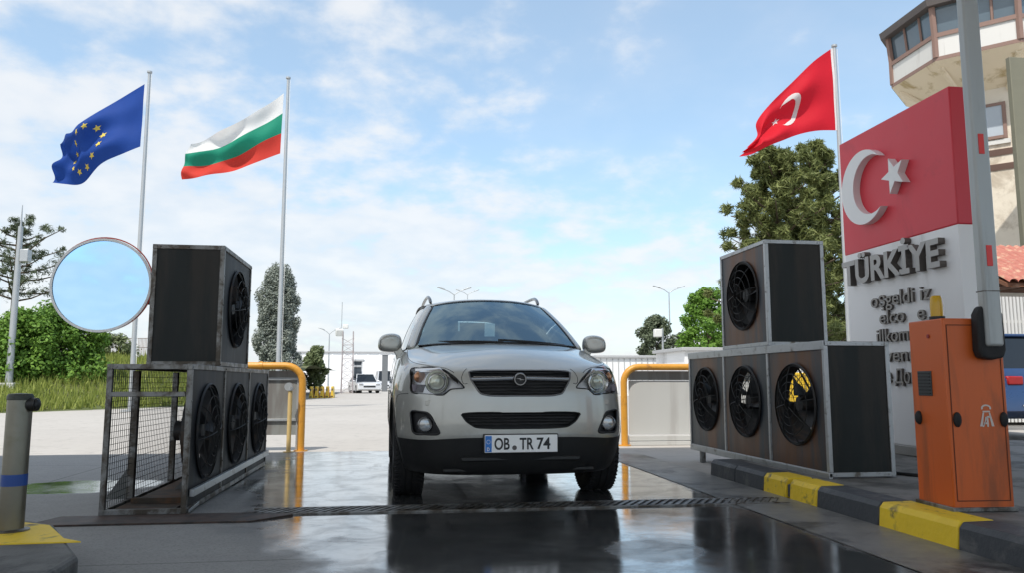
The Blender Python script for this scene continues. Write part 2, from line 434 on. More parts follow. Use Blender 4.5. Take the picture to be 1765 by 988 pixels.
def hole_panel(x, y0, y1, z0, z1, cy, cz, r, th, n=40):
    """plate in the plane x with a round hole."""
    b = MB(); A = []; B = []
    for k in range(n):
        a = 2*PI*(k+.5)/n; c, s = math.cos(a), math.sin(a)
        A.append((cy+r*c, cz+r*s))
        tt = min([(y1-cy)/c if c > 1e-6 else ((y0-cy)/c if c < -1e-6 else 9), (z1-cz)/s if s > 1e-6 else ((z0-cz)/s if s < -1e-6 else 9)])
        B.append((cy+tt*c, cz+tt*s))
    # add true corners by snapping the nearest outer point
    for yy, zz in ((y0, z0), (y0, z1), (y1, z0), (y1, z1)):
        i = min(range(n), key=lambda k: (B[k][0]-yy)**2+(B[k][1]-zz)**2); B[i] = (yy, zz)
    for xx in (x-th/2, x+th/2):
        VA = [b.bm.verts.new((xx, *p)) for p in A]; VB = [b.bm.verts.new((xx, *p)) for p in B]
        for k in range(n): b.bm.faces.new((VA[k], VA[(k+1) % n], VB[(k+1) % n], VB[k]))
        if xx < x: P0, Q0 = VA, VB
        else:
            for k in range(n):
                b.bm.faces.new((P0[k], P0[(k+1) % n], VA[(k+1) % n], VA[k])); b.bm.faces.new((Q0[k], Q0[(k+1) % n], VB[(k+1) % n], VB[k]))
    return b

def fan(parent, x, cy, cz, r, sgn, spin, seed, guard=.07, tilt=0):
    """axial fan seen from the sgn*x side: shroud, blades, motor, wire guard."""
    rr = random.Random(seed)
    root_M = Matrix.Translation((x, cy, cz)) @ Matrix.Rotation(sgn*PI/2, 4, 'Y')   # local +z -> out of the face
    b = MB(); b.lathe([(r*1.05, .025), (r*1.08, .012), (r*1.0, .006), (r*.99, -.10), (r*1.02, -.10), (r*1.08, 0)], 40, root_M)
    f = b.build('fan_shroud', M_fan, parent, smooth=40)
    b = MB()
    b.lathe([(0, -.02), (r*.2, -.025), (r*.24, -.05), (r*.24, -.13), (0, -.13)], 20, root_M)
    for k in range(5):
        a0 = spin+2*PI*k/5
        rows = []
        for i in range(5):
            q = .22+.72*i/4; row = []
            wd = .20+.13*i/4
            for j in range(4):
                a = a0+(j/3-.5)*wd*1.9+i*.09; zz = -.055-.075*(j/3-.5)*2*(1-.35*i/4)
                row.append(root_M @ Vector((math.cos(a)*q*r, math.sin(a)*q*r, zz)))
            rows.append(row)
        b.grid(rows)
    b.build('fan_blades', M_fan, f, smooth=40)
    b = MB()
    b.cyl(root_M @ Vector((0, 0, -.22)), root_M @ Vector((0, 0, -.12)), r*.22, n=18)
    for a in (0, PI/2, PI, 1.5*PI):
        a += .35
        b.cyl(root_M @ Vector((math.cos(a)*r*.25, math.sin(a)*r*.25, -.17)), root_M @ Vector((math.cos(a)*r*1.0, math.sin(a)*r*1.0, -.09)), .009, n=6)
    b.build('motor', M_fan, f, smooth=30)
    b = MB(); nr = 5
    def gz_(q): return .012+guard*(1-q*q)**.8
    for i in range(nr):
        q = .14+.86*i/(nr-1)
        b.tube([root_M @ Vector((math.cos(2*PI*k/36)*q*r, math.sin(2*PI*k/36)*q*r, gz_(q))) for k in range(36)], .0036, 5, closed=True)
    for k in range(8):
        a = 2*PI*k/8+.15
        b.tube([root_M @ Vector((math.cos(a)*q*r, math.sin(a)*q*r, gz_(q)+.005)) for q in (.12, .3, .5, .7, .85, .95, 1.0)], .004, 5)
    b.build('wire_guard', M_wire, f, smooth=40)

def fan_bank(name, label, loc, n, W, L, Hh, face, alu, panel, open_end=False, mesh_back=False, spins=(0,), base=False):
    t_ = thing(name, label, 'fan unit', loc); sgn = 1 if face > 0 else -1
    X0 = W if face > 0 else 0; XB = 0 if face > 0 else W; e = .036
    T = n*L; b = MB()
    for xx in (e/2, W-e/2):
        b.box((xx, T/2, Hh-e/2), (e, T, e)); b.box((xx, T/2, e/2), (e, T, e))
        for yy in (e/2, T-e/2): b.box((xx, yy, Hh/2), (e*.98, e*.98, Hh-2*e))
    for yy in (e/2, T-e/2):
        b.box((W/2, yy, Hh-e/2), (W-2*e, e*.98, e*.98)); b.box((W/2, yy, e/2), (W-2*e, e*.98, e*.98))
    for i in range(1, n): b.box((X0-sgn*e/2, i*L, Hh/2), (e*.96, e*.9, Hh-2*e))
    for yy in [e/2]+[i*L for i in range(1, n)]+[T-e/2]:
        for zz in (.012, Hh*.25, Hh*.5, Hh*.75, Hh-.02): b.cyl((X0+sgn*.005, yy, zz), (X0-sgn*.01, yy, zz), .007, n=8)
    for xx in (.06, W/2, W-.06):
        for zz in (e/2, Hh-e/2): b.cyl((xx, -.005, zz), (xx, .01, zz), .007, n=8)
    b.build('frame', alu, t_, bevel=.003)
    r = min(L, Hh)*.325
    for i in range(n):
        y0, y1 = i*L+e*.75, (i+1)*L-e*.75
        cy = (i+.5)*L; cz = Hh*.52
        hp = hole_panel(X0-sgn*.012, y0, y1, e, Hh-e, cy, cz, r, .004); hp.build('fan_panel', panel, t_, smooth=0)
        fan(t_, X0-sgn*.010, cy, cz, r, sgn, spins[i % len(spins)], i)
    b = MB(); b.box((W/2, T-.012, Hh/2), (W-2*e, .004, Hh-2*e)); b.build('end_panel', M_dark, t_)
    if not open_end:
        b = MB(); b.box((W/2, .012, Hh/2), (W-2*e+.004, .004, Hh-2*e+.004)); b.build('end_panel', M_dark, t_)
    b = MB(); b.box((W/2, T/2, Hh-.014), (W-2*e, T-2*e, .004)); b.build('top_panel', M_dark, t_)
    if mesh_back:
        b = MB(); st = .042
        k = int((T-2*e)/st)
        for i in range(1, k): b.box((XB+sgn*.015, e+i*st, Hh/2), (.003, .0032, Hh-2*e))
        k = int((Hh-2*e)/st)
        for i in range(1, k): b.box((XB+sgn*.018, T/2, e+i*st), (.003, T-2*e, .0032))
        b.build('wire_mesh', M_wire, t_)
    else:
        b = MB(); b.box((XB+sgn*.012, T/2, Hh/2), (.004, T-2*e, Hh-2*e)); b.build('back_panel', M_dark, t_)
    return t_

lb = fan_bank('fan_bank', 'long low row of three dark fans in an open grey frame left of the car', (-1.975, 5.68, .012), 3, .555, 1.06, 1.005, 1, M_alud, M_panL, open_end=True, mesh_back=True, spins=(.3, .9, .1))
for bc, bd_ in (((.02, .56, .50), (.05, .05, .93)), ((.27, .018, .80), (.49, .03, .035)), ((.02, 1.6, .5), (.045, .045, .93))):
    b = MB(); b.box(bc, bd_); b.build('brace', M_alud, lb, bevel=.004)
for yy in (.56, 1.05):
    b = MB(); b.prism([(.045, .03), (-.20+.045, .03), (.045, .33)] if yy < 1 else [(.42, .03), (.20, .03), (.42, .30)], 'y', yy-.006, yy+.006); b.build('gusset', mat('grey plate', (.15, .155, .15), .55, .2, .2, 6), lb)
b = MB(); b.box((.27, 1.5, .02), (.40, 2.9, .02)); b.box((.28, .35, .04), (.36, .06, .05)); b.build('floor_tray', mat('rusty tray', (.055, .042, .03), .7, .2, .4, 5, dirt=(.12, .06, .03), dscale=5, damt=.6), lb)
b = MB(); b.prism([(.03, 0), (.30, .015), (.30, .04), (.03, .024)], 'x', .565, .57); b.box((.575, 1.6, .13), (.03, 3.1, .05)); b.build('bottom_rail', M_alu, lb, bevel=.004)
# rusty base plate on the ground
b = MB(); b.prism([(-2.30, 5.34), (-.93, 5.33), (-.70, 5.55), (-.96, 5.67), (-2.20, 5.67)], 'z', .004, .016)
tag(b.build('steel_plate', mat('rusty plate', (.075, .048, .038), .6, .2, .35, 7, dirt=(.03, .025, .022), dscale=6, damt=.6), bevel=.002), 'flat rusty steel plate on the ground at the foot of the open fan frame', 'steel plate')
fan_bank('fan_bank', 'single dark fan cabinet standing on top of the low fan row left of the car', (-1.975, 6.50, 1.020), 1, .555, 1.16, .975, 1, M_alud, M_panL, spins=(.6,))
rb = fan_bank('fan_bank', 'silver framed row of three rusty fans on the kerb right of the car', (3.298, 5.786, .160), 3, .56, .985, 1.055, -1, M_alu, M_rust, mesh_back=True, spins=(.2, .75, .4))
b = MB(); b.box((.012, 1.4775, -.0), (.03, 2.955, .06)); b.box((.005, 1.4775, 1.055-.03), (.02, 2.955, .07)); b.build('trim_rail', M_alu, rb, bevel=.003)
for xx in (.05, .51):
    b = MB(); b.box((xx, 2.72, -.08), (.05, .05, .152)); b.build('leg', M_alud, rb)
fan_bank('fan_bank', 'single rusty fan cabinet with silver corner standing on the fan row right of the car', (3.298, 6.72, 1.222), 1, .58, 1.03, .985, -1, M_alu, M_rust, spins=(.95,))

# ================================================================== PIPE GUARDS AND PANELS
def hoop(label, loc, w_, h, mir):
    t_ = thing('pipe_guard', label, 'pipe guard', loc); rr = .22
    pts = [(0, 0, 0), (0, 0, h-rr)] + [(mir*(rr-rr*math.cos(a)), 0, h-rr+rr*math.sin(a)) for a in [PI/2*k/6 for k in range(1, 7)]] \
        + [(mir*(w_-rr), 0, h)] + [(mir*(w_-rr+rr*math.sin(a)), 0, h-rr+rr*math.cos(a)) for a in [PI/2*k/6 for k in range(1, 7)]] + [(mir*w_, 0, 0)]
    b = MB(); b.tube(pts, .047, 12); b.build('pipe', M_orange, t_, smooth=60)
    for xx in (0, mir*w_):
        b = MB(); b.cyl((xx, 0, 0), (xx, 0, .014), .09, n=16); b.build('base_flange', M_orange, t_)
    b = MB(); b.cyl((mir*w_*.42, 0, h), (mir*w_*.42+mir*.04, 0, h), .056, n=14); b.build('joint_collar', M_orange, t_)
    return t_
hoop('orange pipe hoop guard standing behind the fans left of the car', (-1.27, 10.62, 0), 1.22, 1.10, -1)
hoop('orange pipe hoop guard standing behind the fans right of the car', (3.13, 10.85, 0), 2.3, 1.10, 1)
M_pan = mat('grey board', (.24, .25, .24), .6, 0, .08, 2, dirt=(.17, .16, .15), dscale=2.4, damt=.5, streak=True)
M_pan2 = mat('pale board', (.50, .50, .48), .6, 0, .06, 2, dirt=(.42, .41, .39), dscale=2.4, damt=.2, streak=True)
t_ = thing('board_panel', 'grey board panel standing inside the left orange pipe hoop', 'panel', (-2.42, 10.70, 0))
b = MB(); b.box((.53, 0, .66), (1.20, .02, .52)); b.box((.53, 0, .985), (1.20, .022, .10)); b.box((.53, .004, .30), (1.20, .02, .19)); b.build('board', M_pan, t_, bevel=.003)
b = MB(); b.box((.53, -.02, .93), (1.2, .03, .035)); b.box((.53, -.02, .398), (1.2, .03, .03)); b.box((.0, -.015, .5), (.04, .03, 1)); b.box((1.10, -.015, .5), (.05, .03, 1)); b.build('frame', M_galv, t_, bevel=.003)
t_ = thing('board_panel', 'pale white board panel standing inside the right orange pipe hoop', 'panel', (3.20, 10.93, 0))
b = MB(); b.box((1.0, 0, .53), (1.95, .03, .76)); b.build('board', M_pan2, t_, bevel=.003)
b = MB(); b.box((1.0, .01, .98), (1.95, .03, .13)); b.build('top_strip', M_pan, t_, bevel=.003)
b = MB(); b.box((1.0, -.03, .10), (2.0, .10, .07)); b.box((1.0, 0, .03), (2.0, .2, .055)); b.build('bottom_sill', M_pan2, t_, bevel=.004)
t_ = thing('short_post', 'short slim yellow post with round head beside the left pipe hoop', 'post', (-1.40, 10.45, 0))
b = MB(); b.cyl((0, 0, .01), (0, 0, .80), .028, n=14); b.cyl((0, 0, 0), (0, 0, .012), .07); b.build('pole', mat('pale yellow', (.60, .43, .18), .5, 0, .1), t_)
b = MB(); b.cyl((-.02, -.035, .83), (-.02, .03, .83), .052, n=16); b.cyl((0, 0, .78), (0, 0, .83), .04); b.build('head', M_galv, t_)

# ================================================================== BOLLARD
t_ = thing('bollard', 'stainless steel bollard with a blue band on the yellow tipped kerb island', 'bollard', (-1.925, 4.36, .15))
M_ss = mat('brushed stainless', (.20, .19, .155), .36, .75, .12, 14, dirt=(.16, .15, .11), dscale=5, damt=.4)
b = MB(); b.lathe([(.058, .012), (.058, .655), (.054, .678), (.0, .684)], 32); b.build('post', M_ss, t_, smooth=50)
b = MB(); b.lathe([(.0595, .228), (.0595, .285)], 32); b.build('band', mat('blue tape', (.02, .07, .30), .4, 0, .1), t_, smooth=60)
b = MB(); b.lathe([(0, .0), (.085, .0), (.085, .012), (.058, .016)], 28); b.build('base_plate', M_alud, t_)
b = MB(); b.cyl((.05, -.01, .632), (.088, -.014, .632), .034, n=20); b.sph((.088, -.014, .632), .030, (.5, 1, 1)); b.build('sensor_cap', M_black, t_)
b = MB(); b.lathe([(.060, .655), (.061, .672), (.054, .686), (0, .690)], 32); b.build('top_cap', mat('dark cap', (.05, .055, .045), .5, .3), t_, smooth=50)

# ================================================================== ROUND DISC (mirror added in place of a covered round sign by the left fans)
t_ = thing('stand_in_mirror', 'large round white rimmed mirror added in place of a covered round sign left of the fan cabinet', 'stand-in mirror', (-2.415, 6.70, 1.678))
t_.rotation_euler = (R(-2.2), 0, 0)
M_mir = mat('mirror', (.52, .77, .98), .04, 1, .03, 3, rvar=.02)  # blue tint puts sky colour into the reflection
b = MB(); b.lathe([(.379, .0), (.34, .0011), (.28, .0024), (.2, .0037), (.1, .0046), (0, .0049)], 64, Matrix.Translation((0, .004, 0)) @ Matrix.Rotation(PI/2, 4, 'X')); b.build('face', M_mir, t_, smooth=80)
MY = Matrix.Rotation(PI/2, 4, 'X')
b = MB(); b.lathe([(.370, -.020), (.389, -.020), (.389, .004), (.370, .0045)], 64, MY); b.build('white_rim', mat('rim white', (.95, .95, .95), .4, 0, .02), t_)
b = MB(); b.lathe([(.384, -.014), (.394, -.014), (.394, -.005), (.384, -.005)], 64, MY @ Matrix.Translation((.0075, .0075, 0))); b.build('red_edge', mat('rim red', (.70, .09, .05), .45, 0, .05), t_)
b = MB(); b.box((.22, .035, .10), (.50, .02, .03)); b.box((.22, .035, -.14), (.50, .02, .03)); b.build('bracket', M_alud, t_)

# ================================================================== MONUMENT SIGN
sx, sy0, sy1 = 5.132, 6.54, 8.44
t_ = thing('border_sign', 'tall red and white welcome monument with crescent star and raised lettering', 'monument sign', (sx, sy0, .15))
Ls = sy1-sy0
M_red = mat('sign red', (.66, .040, .062), .42, 0, .05, 2, dirt=(.56, .036, .055), dscale=2, damt=.3)
M_sw = mat('sign white', (.88, .88, .89), .5, 0, .03, 2, dirt=(.70, .70, .69), dscale=1.6, damt=.2, streak=True)
M_let = [mat('letter grey', (.40, .39, .38), .4, .1, .06, 5), mat('letter side shade', (.12, .105, .095), .6, 0, .1, 5)]  # side colour darkened, shade painted onto the letter edges
M_lets = [mat('letter grey dark', (.30, .285, .27), .5, .2, .1, 5), mat('letter side shade', (.12, .105, .095))]
b = MB(); b.box((.135, Ls/2, 2.89), (.27, Ls, 1.34)); b.build('red_panel', M_red, t_, bevel=.012)
b = MB(); b.box((.135, Ls/2, 1.16), (.262, Ls-.012, 2.12)); b.build('white_panel', M_sw, t_, bevel=.008)
b = MB(); b.box((.135, Ls/2, .05), (.34, Ls+.08, .10)); b.build('plinth', mat('plinth', (.36, .35, .33), .7, 0, .1, 4, bump=.3), t_, bevel=.01)
# u runs from the far edge towards the camera; local y = Ls-u, local z = z-.15
def SP(u, z, d=0): return Vector((-d, Ls-u, z-.15))
def extr(poly, mat_, name, d0, d1):
    b = MB(); A = [b.bm.verts.new(SP(u, z, d0)) for u, z in poly]; B = [b.bm.verts.new(SP(u, z, d1)) for u, z in poly]; n = len(poly)
    cu, cz = sum(u for u, z in poly)/n, sum(z for u, z in poly)/n; Cv = b.bm.verts.new(SP(cu, cz, d1))
    for k in range(n): b.bm.faces.new((A[k], A[(k+1) % n], B[(k+1) % n], B[k])); b.bm.faces.new((B[k], B[(k+1) % n], Cv))
    return b.build(name, mat_, t_, smooth=0)
def crescent(cx, cz, ro, ci, ri, n=40):
    dx = ci-cx; xi = (ro*ro-ri*ri+dx*dx)/(2*dx); a0 = math.acos(xi/ro); b0 = math.acos((xi-dx)/ri)
    P1 = [(cx+ro*math.cos(a0+(2*PI-2*a0)*k/n), cz+ro*math.sin(a0+(2*PI-2*a0)*k/n)) for k in range(n+1)]
    P2 = [(ci+ri*math.cos(b0+(2*PI-2*b0)*k/n), cz+ri*math.sin(b0+(2*PI-2*b0)*k/n)) for k in range(n+1)]
    return P1, P2[::-1]
def star(cx, cz, r, rot=PI, inner=.40):
    return [(cx+(r if k % 2 == 0 else r*inner)*math.cos(rot+PI*k/5), cz+(r if k % 2 == 0 else r*inner)*math.sin(rot+PI*k/5)) for k in range(10)]
P1, P2 = crescent(.56, 3.05, .415, .70, .325)
b = MB(); n = len(P1)
Q = P2[::-1]
for d0, d1 in ((.0, .085),):
    o1 = [b.bm.verts.new(SP(u, z, d1)) for u, z in P1]; i1 = [b.bm.verts.new(SP(u, z, d1)) for u, z in Q]
    o0 = [b.bm.verts.new(SP(u, z, 0)) for u, z in P1]; i0 = [b.bm.verts.new(SP(u, z, 0)) for u, z in Q]
    for k in range(n-1):
        b.bm.faces.new((o1[k], o1[k+1], i1[k+1], i1[k])); b.bm.faces.new((o0[k], o0[k+1], o1[k+1], o1[k])); b.bm.faces.new((i0[k], i0[k+1], i1[k+1], i1[k]))
b.weld(1e-5).build('crescent', mat('emblem white', (.80, .81, .82), .4, 0, .03), t_, smooth=30)
extr(star(1.10, 3.05, .20), MATS['emblem white'], 'star', 0, .085)
def stext(name, body, u, z, size, width=None, ext=.02, dep=.0, m=M_let, bold=0):
    return textmesh(name, body, size, ext, m, t_, frame_M(SP(u, z, dep+ext), (0, -1, 0), (0, 0, 1)), width=width, bold=bold)
stext('lettering', 'TÜRKİYE', .05, 2.005, .375, width=1.66, ext=.036, bold=.012)
stext('lettering', 'oşgeldi', .50, 1.70, .215, width=.72, ext=.013, m=M_lets, bold=.0012)
stext('lettering', 'iz', 1.33, 1.70, .215, width=.15, ext=.013, m=M_lets, bold=.0012)
stext('lettering', 'elco', .64, 1.51, .205, width=.42, ext=.013, m=M_lets, bold=.0012)
stext('lettering', 'e', 1.27, 1.51, .205, width=.11, ext=.013, m=M_lets, bold=.0012)
stext('lettering', 'illkom', .57, 1.315, .205, width=.54, ext=.013, m=M_lets, bold=.0012)
stext('lettering', 'Bienvenue', .25, 1.105, .205, width=1.10, ext=.013, m=M_lets, bold=.0012)
stext('lettering', 'Добре Дошли', .20, .88, .205, width=1.26, ext=.013, m=M_lets, bold=.0012)

# ================================================================== BARRIER GATE
t_ = thing('barrier_gate', 'orange barrier gate cabinet with raised grey boom beside the kerb', 'barrier gate', (3.372, 4.40, .152), R(-3))
M_or = mat('barrier orange', (.62, .120, .020), .42, 0, .08, 4, dirt=(.34, .085, .025), dscale=3.5, damt=.45, streak=True)
b = MB(); b.box((0, 0, .56), (.372, .34, 1.12)); b.build('cabinet', M_or, t_, bevel=.008)
b = MB()
for bx in ((0, -.1712, .06, .33, .003, .005), (0, -.1712, 1.08, .33, .003, .005), (-.163, -.1712, .57, .005, .003, 1.02), (.163, -.1712, .57, .005, .003, 1.02)): b.box(bx[:3], bx[3:])
b.build('door_seam', mat('seam shadow', (.12, .03, .01), .7), t_)
b = MB(); b.box((0, 0, .012), (.40, .37, .024)); b.build('base_plate', M_alud, t_, bevel=.003)
b = MB(); b.box((-.188, .03, .735), (.008, .135, .15)); b.build('vent_grille', mat('vent grey', (.055, .06, .06), .5, .2, .2, 20), t_, bevel=.002)
b = MB()
for k in range(7): b.box((-.194, .03, .675+.02*k), (.006, .115, .007))
b.build('vent_slats', M_black, t_)
for p in ((-.190, .11, .525), (-.135, -.176, .525), (.155, -.176, .525)):
    b = MB()
    if p[0] < -.18: b.sph(p, .034, (.7, .8, 1.25))
    else: b.sph(p, .034, (.72, .55, 1.3))
    b.build('latch', M_rub, t_, smooth=60)
b = MB(); b.cyl((-.175, -.03, 1.02), (-.192, -.03, 1.02), .012); b.build('lock', mat('red lock', (.3, .02, .02), .4), t_)
# boom holder and boom on the camera side
b = MB(); b.prism([(-.085, .93), (-.068, .885), (0, .872), (.068, .885), (.085, .93), (.08, 1.14), (.055, 1.185), (0, 1.20), (-.055, 1.185), (-.08, 1.14)], 'y', -.245, -.172)
hb = b.build('boom_holder', M_rub, t_, bevel=.015, seg=3)
hb.location = (.07, 0, 0)
b = MB(); b.box((.075, -.232, 3.1), (.104, .07, 4.3)); bm_ = b.build('boom_arm', mat('boom grey', (.40, .42, .42), .38, .25, .06, 4, dirt=(.27, .28, .28), dscale=3, damt=.3, streak=True), t_, bevel=.016, seg=3)
M_refl = mat('reflector red', (.75, .035, .03), .35, 0, .15, 25)
for zz in (1.49, 2.17):
    b = MB(); b.box((.072, -.2685, zz), (.036, .004, .125)); b.build('reflector', M_refl, bm_, bevel=.002)
b = MB(); b.box((.075, -.232, 1.275), (.107, .073, .006)); b.build('boom_joint', M_alud, bm_)
b = MB(); M1 = Matrix.Translation((-.115, -.02, 1.12)); b.lathe([(.045, 0), (.045, .022), (.03, .024)], 20, M1); b.build('beacon_base', M_black, t_)
b = MB(); b.lathe([(.036, .02), (.037, .09), (.033, .135), (.026, .15), (0, .152)], 20, M1)
def beacon_mat():
    m, tt, bb = newmat('amber lens'); bb.inputs['Base Color'].default_value = (.62, .36, .015, 1); bb.inputs['Roughness'].default_value = .2
    n = tt.n('ShaderNodeTexWave'); n.inputs['Scale'].default_value = 14; bp = tt.n('ShaderNodeBump'); bp.inputs['Strength'].default_value = .4
    tc = tt.n('ShaderNodeTexCoord'); tt.l(tc.outputs['Object'], n.inputs['Vector']); tt.l(n.outputs['Fac'], bp.inputs['Height']); tt.l(bp.outputs[0], bb.inputs['Normal']); return m
b.build('beacon_lens', beacon_mat(), t_, smooth=50)
# printed emblem: ring over a road-shaped mark
b = MB(); M_em = mat('emblem pale', (.62, .55, .50), .5, 0, .1); yy = -.1725
def flat(poly): b.poly([(p[0], yy, p[1]) for p in poly])
for k in range(10):
    a0, a1 = R(-20)+R(220)*k/10, R(-20)+R(220)*(k+1)/10
    flat([(.05+.032*math.cos(a0), .59+.022*math.sin(a0)), (.05+.032*math.cos(a1), .59+.022*math.sin(a1)), (.05+.021*math.cos(a1), .59+.013*math.sin(a1)), (.05+.021*math.cos(a0), .59+.013*math.sin(a0))])
flat([(.005, .485), (.022, .485), (.036, .565), (.027, .565)]); flat([(.095, .485), (.078, .485), (.064, .565), (.073, .565)])
flat([(.020, .482), (.030, .482), (.042, .54), (.058, .54), (.070, .482), (.080, .482), (.062, .556), (.038, .556)][:4]); flat([(.030, .498), (.052, .498), (.052, .508), (.030, .508)])
flat([(.05, .482), (.06, .482), (.06, .545), (.05, .545)]); flat([(.06, .535), (.072, .535), (.072, .545), (.06, .545)]); flat([(.027, .567), (.073, .567), (.073, .575), (.027, .575)])
b.build('emblem', M_em, t_, smooth=0)

# hose on the pavement behind the fan row
b = MB(); b.tube(curve([(3.86, 6.1, .17), (4.0, 5.9, .163), (4.15, 5.6, .163), (3.95, 5.25, .163), (3.75, 4.95, .163), (3.62, 4.62, .163), (3.50, 4.58, .18)], 40), .013, 8)
tag(b.build('hose', M_rub, smooth=60), 'thin black hose lying on the pavement between the rusty fans and the orange cabinet', 'hose')
# ================================================================== THE CAR
def paint_mat():
    m, t, b = newmat('silver grey car paint')
    tc = t.n('ShaderNodeTexCoord'); v = tc.outputs['Object']
    c = t.mix(t.noise(v, 2.5, 4), (.46, .455, .415), (.52, .515, .475))
    fl = t.noise(v, 900, 2); c = t.mix(t.math('MULTIPLY', fl, .25), c, (.64, .64, .61))
    sp = t.n('ShaderNodeSeparateXYZ'); t.l(v, sp.inputs[0])
    dirt = t.math('MULTIPLY', t.step(sp.outputs[2], .85, .35), t.step(t.noise(v, 7, 6, .65), .35, .75)); c = t.mix(t.math('MULTIPLY', dirt, .35), c, (.17, .16, .14))
    t.l(c, b.inputs['Base Color']); b.inputs['Metallic'].default_value = .45; b.inputs['Roughness'].default_value = .38
    b.inputs['Coat Weight'].default_value = 1; b.inputs['Coat Roughness'].default_value = .03
    return m
M_paint = paint_mat()
M_clad = mat('black cladding', (.010, .0105, .011), .48, 0, .25, 14, dirt=(.03, .028, .025), dscale=5, damt=.35)
M_chr = mat('chrome', (.62, .62, .62), .16, 1, .04, 10)
M_smoke = mat('smoked chrome', (.20, .20, .205), .22, .9, .1, 10)
M_int = mat('interior dark', (.020, .021, .023), .7, 0, .2, 10)
M_seat = mat('seat cloth', (.035, .036, .040), .85, 0, .2, 30)
M_ws = glassmat('windscreen glass', (.36, .50, .54), .012, .22, (.62, .86, 1.0))
M_sg = glassmat('side glass', (.10, .13, .14), .012, .06)
M_lens = glassmat('lamp cover', (.93, .94, .95), .02, .04)

car = thing('car', 'silver grey suv facing the camera on the wet lane between the fans', 'car', (.865, 5.585, .006), R(1.4))
OUT = [(0, 0), (.2, .006), (.4, .028), (.55, .072), (.68, .155), (.78, .275), (.86, .44), (.905, .62), (.922, .92), (.922, 1.3), (.917, 1.9), (.915, 2.6), (.915, 3.2), (.917, 3.63), (.90, 4.0), (.85, 4.3), (.75, 4.45), (.5, 4.53), (.25, 4.56), (0, 4.57)]
RIM = [(0, .125, .985), (.2, .13, .988), (.38, .155, .992), (.53, .215, 1.003), (.65, .315, 1.020), (.735, .45, 1.036), (.785, .62, 1.05), (.81, .80, 1.066), (.82, .98, 1.090), (.825, 1.30, 1.150), (.838, 1.9, 1.170), (.842, 2.6, 1.185), (.842, 3.2, 1.20), (.837, 3.63, 1.215), (.815, 4.0, 1.22), (.77, 4.27, 1.22), (.67, 4.38, 1.22), (.45, 4.44, 1.22), (.22, 4.46, 1.22), (0, 4.47, 1.22)]
NI = len(OUT)
def inset(i, d):
    a = Vector(OUT[max(i-1, 0)]); c = Vector(OUT[min(i+1, NI-1)]); tt = (c-a).normalized(); n = Vector((tt.y, -tt.x))
    if i in (0, NI-1): n = Vector((0, -1 if i == 0 else 1))
    p = Vector(OUT[i]) - n*d
    if i in (0, NI-1): p.x = 0
    return p
def levels(i):
    x, y = OUT[i]; rx, ry, rz_ = RIM[i]; fr = i <= 6
    z2 = .497+(.022 if i <= 2 else (.012 if i == 3 else 0))
    L = []
    for z, d in ((.225, .10 if fr else .07), (.30, .045 if fr else .03), (z2-.018, .004), (z2, .0), (.60, -.004 if fr else 0)):
        p = inset(i, d); L.append((p.x, p.y, z))
    L.append((*lerp((x, y), (rx, ry), .02), .69))
    for f, wv in ((.36, .10), (.66, .28), (.88, .58)):
        L.append((*lerp((x, y), (rx, ry), wv), .69+(rz_-.69)*f))
    L.append(RIM[i]); return L
bm = bmesh.new(); cr = bm.edges.layers.float.new('crease_edge')
LV = [[bm.verts.new(p) for p in levels(i)] for i in range(NI)]
NL = len(LV[0])
for i in range(NI-1):
    for j in range(NL-1):
        f = bm.faces.new((LV[i][j], LV[i+1][j], LV[i+1][j+1], LV[i][j+1])); f.material_index = 2 if j < 2 else 0
# hood (Coons patch: rim 0..5 | rim 5..9 | cowl | centre line)
cowl = [(0, 1.03, 1.215), (.18, 1.04, 1.213), (.36, 1.075, 1.21), (.55, 1.135, 1.203), (.725, 1.225, 1.186), RIM[9]]
cl = [RIM[0], (0, .30, 1.062), (0, .52, 1.118), (0, .77, 1.170), cowl[0]]
rows = coons(RIM[0:6], cowl, cl, RIM[5:10])
HV = []
for j, row in enumerate(rows):
    hv = []
    for i, p in enumerate(row):
        if j == 0: hv.append(LV[i][-1])
        elif i == 5: hv.append(LV[5+j][-1])
        else:
            u = i/5; bulge = 0
            if 0 < j < 4: bulge = .020*math.exp(-((u-.0)/.55)**2)+(-.014 if i == 4 else 0)
            hv.append(bm.verts.new(p+Vector((0, 0, bulge))))
    HV.append(hv)
for A, B in zip(HV, HV[1:]):
    for k in range(5): bm.faces.new((A[k], A[k+1], B[k+1], B[k]))
# interior deck, closing the shell under the glasshouse
def rowat(i, z): return [bm.verts.new((RIM[i][0]*k/5, RIM[i][1], z if k < 5 else RIM[i][2])) if k < 5 else LV[i][-1] for k in range(6)]
prev = HV[-1]
for i in range(10, 15):
    r_ = rowat(i, .93 if i < 14 else 1.0)
    for k in range(5): f = bm.faces.new((prev[k], prev[k+1], r_[k+1], r_[k])); f.material_index = 1
    prev = r_
for k in range(5):                       # rear end of deck: row 14 against rim 19..14
    a, b_ = prev[k], prev[k+1]; c, d = LV[19-k-1][-1], LV[19-k][-1]
    vs = [a, b_, c, d] if c is not b_ else [a, b_, d]
    f = bm.faces.new(vs); f.material_index = 1
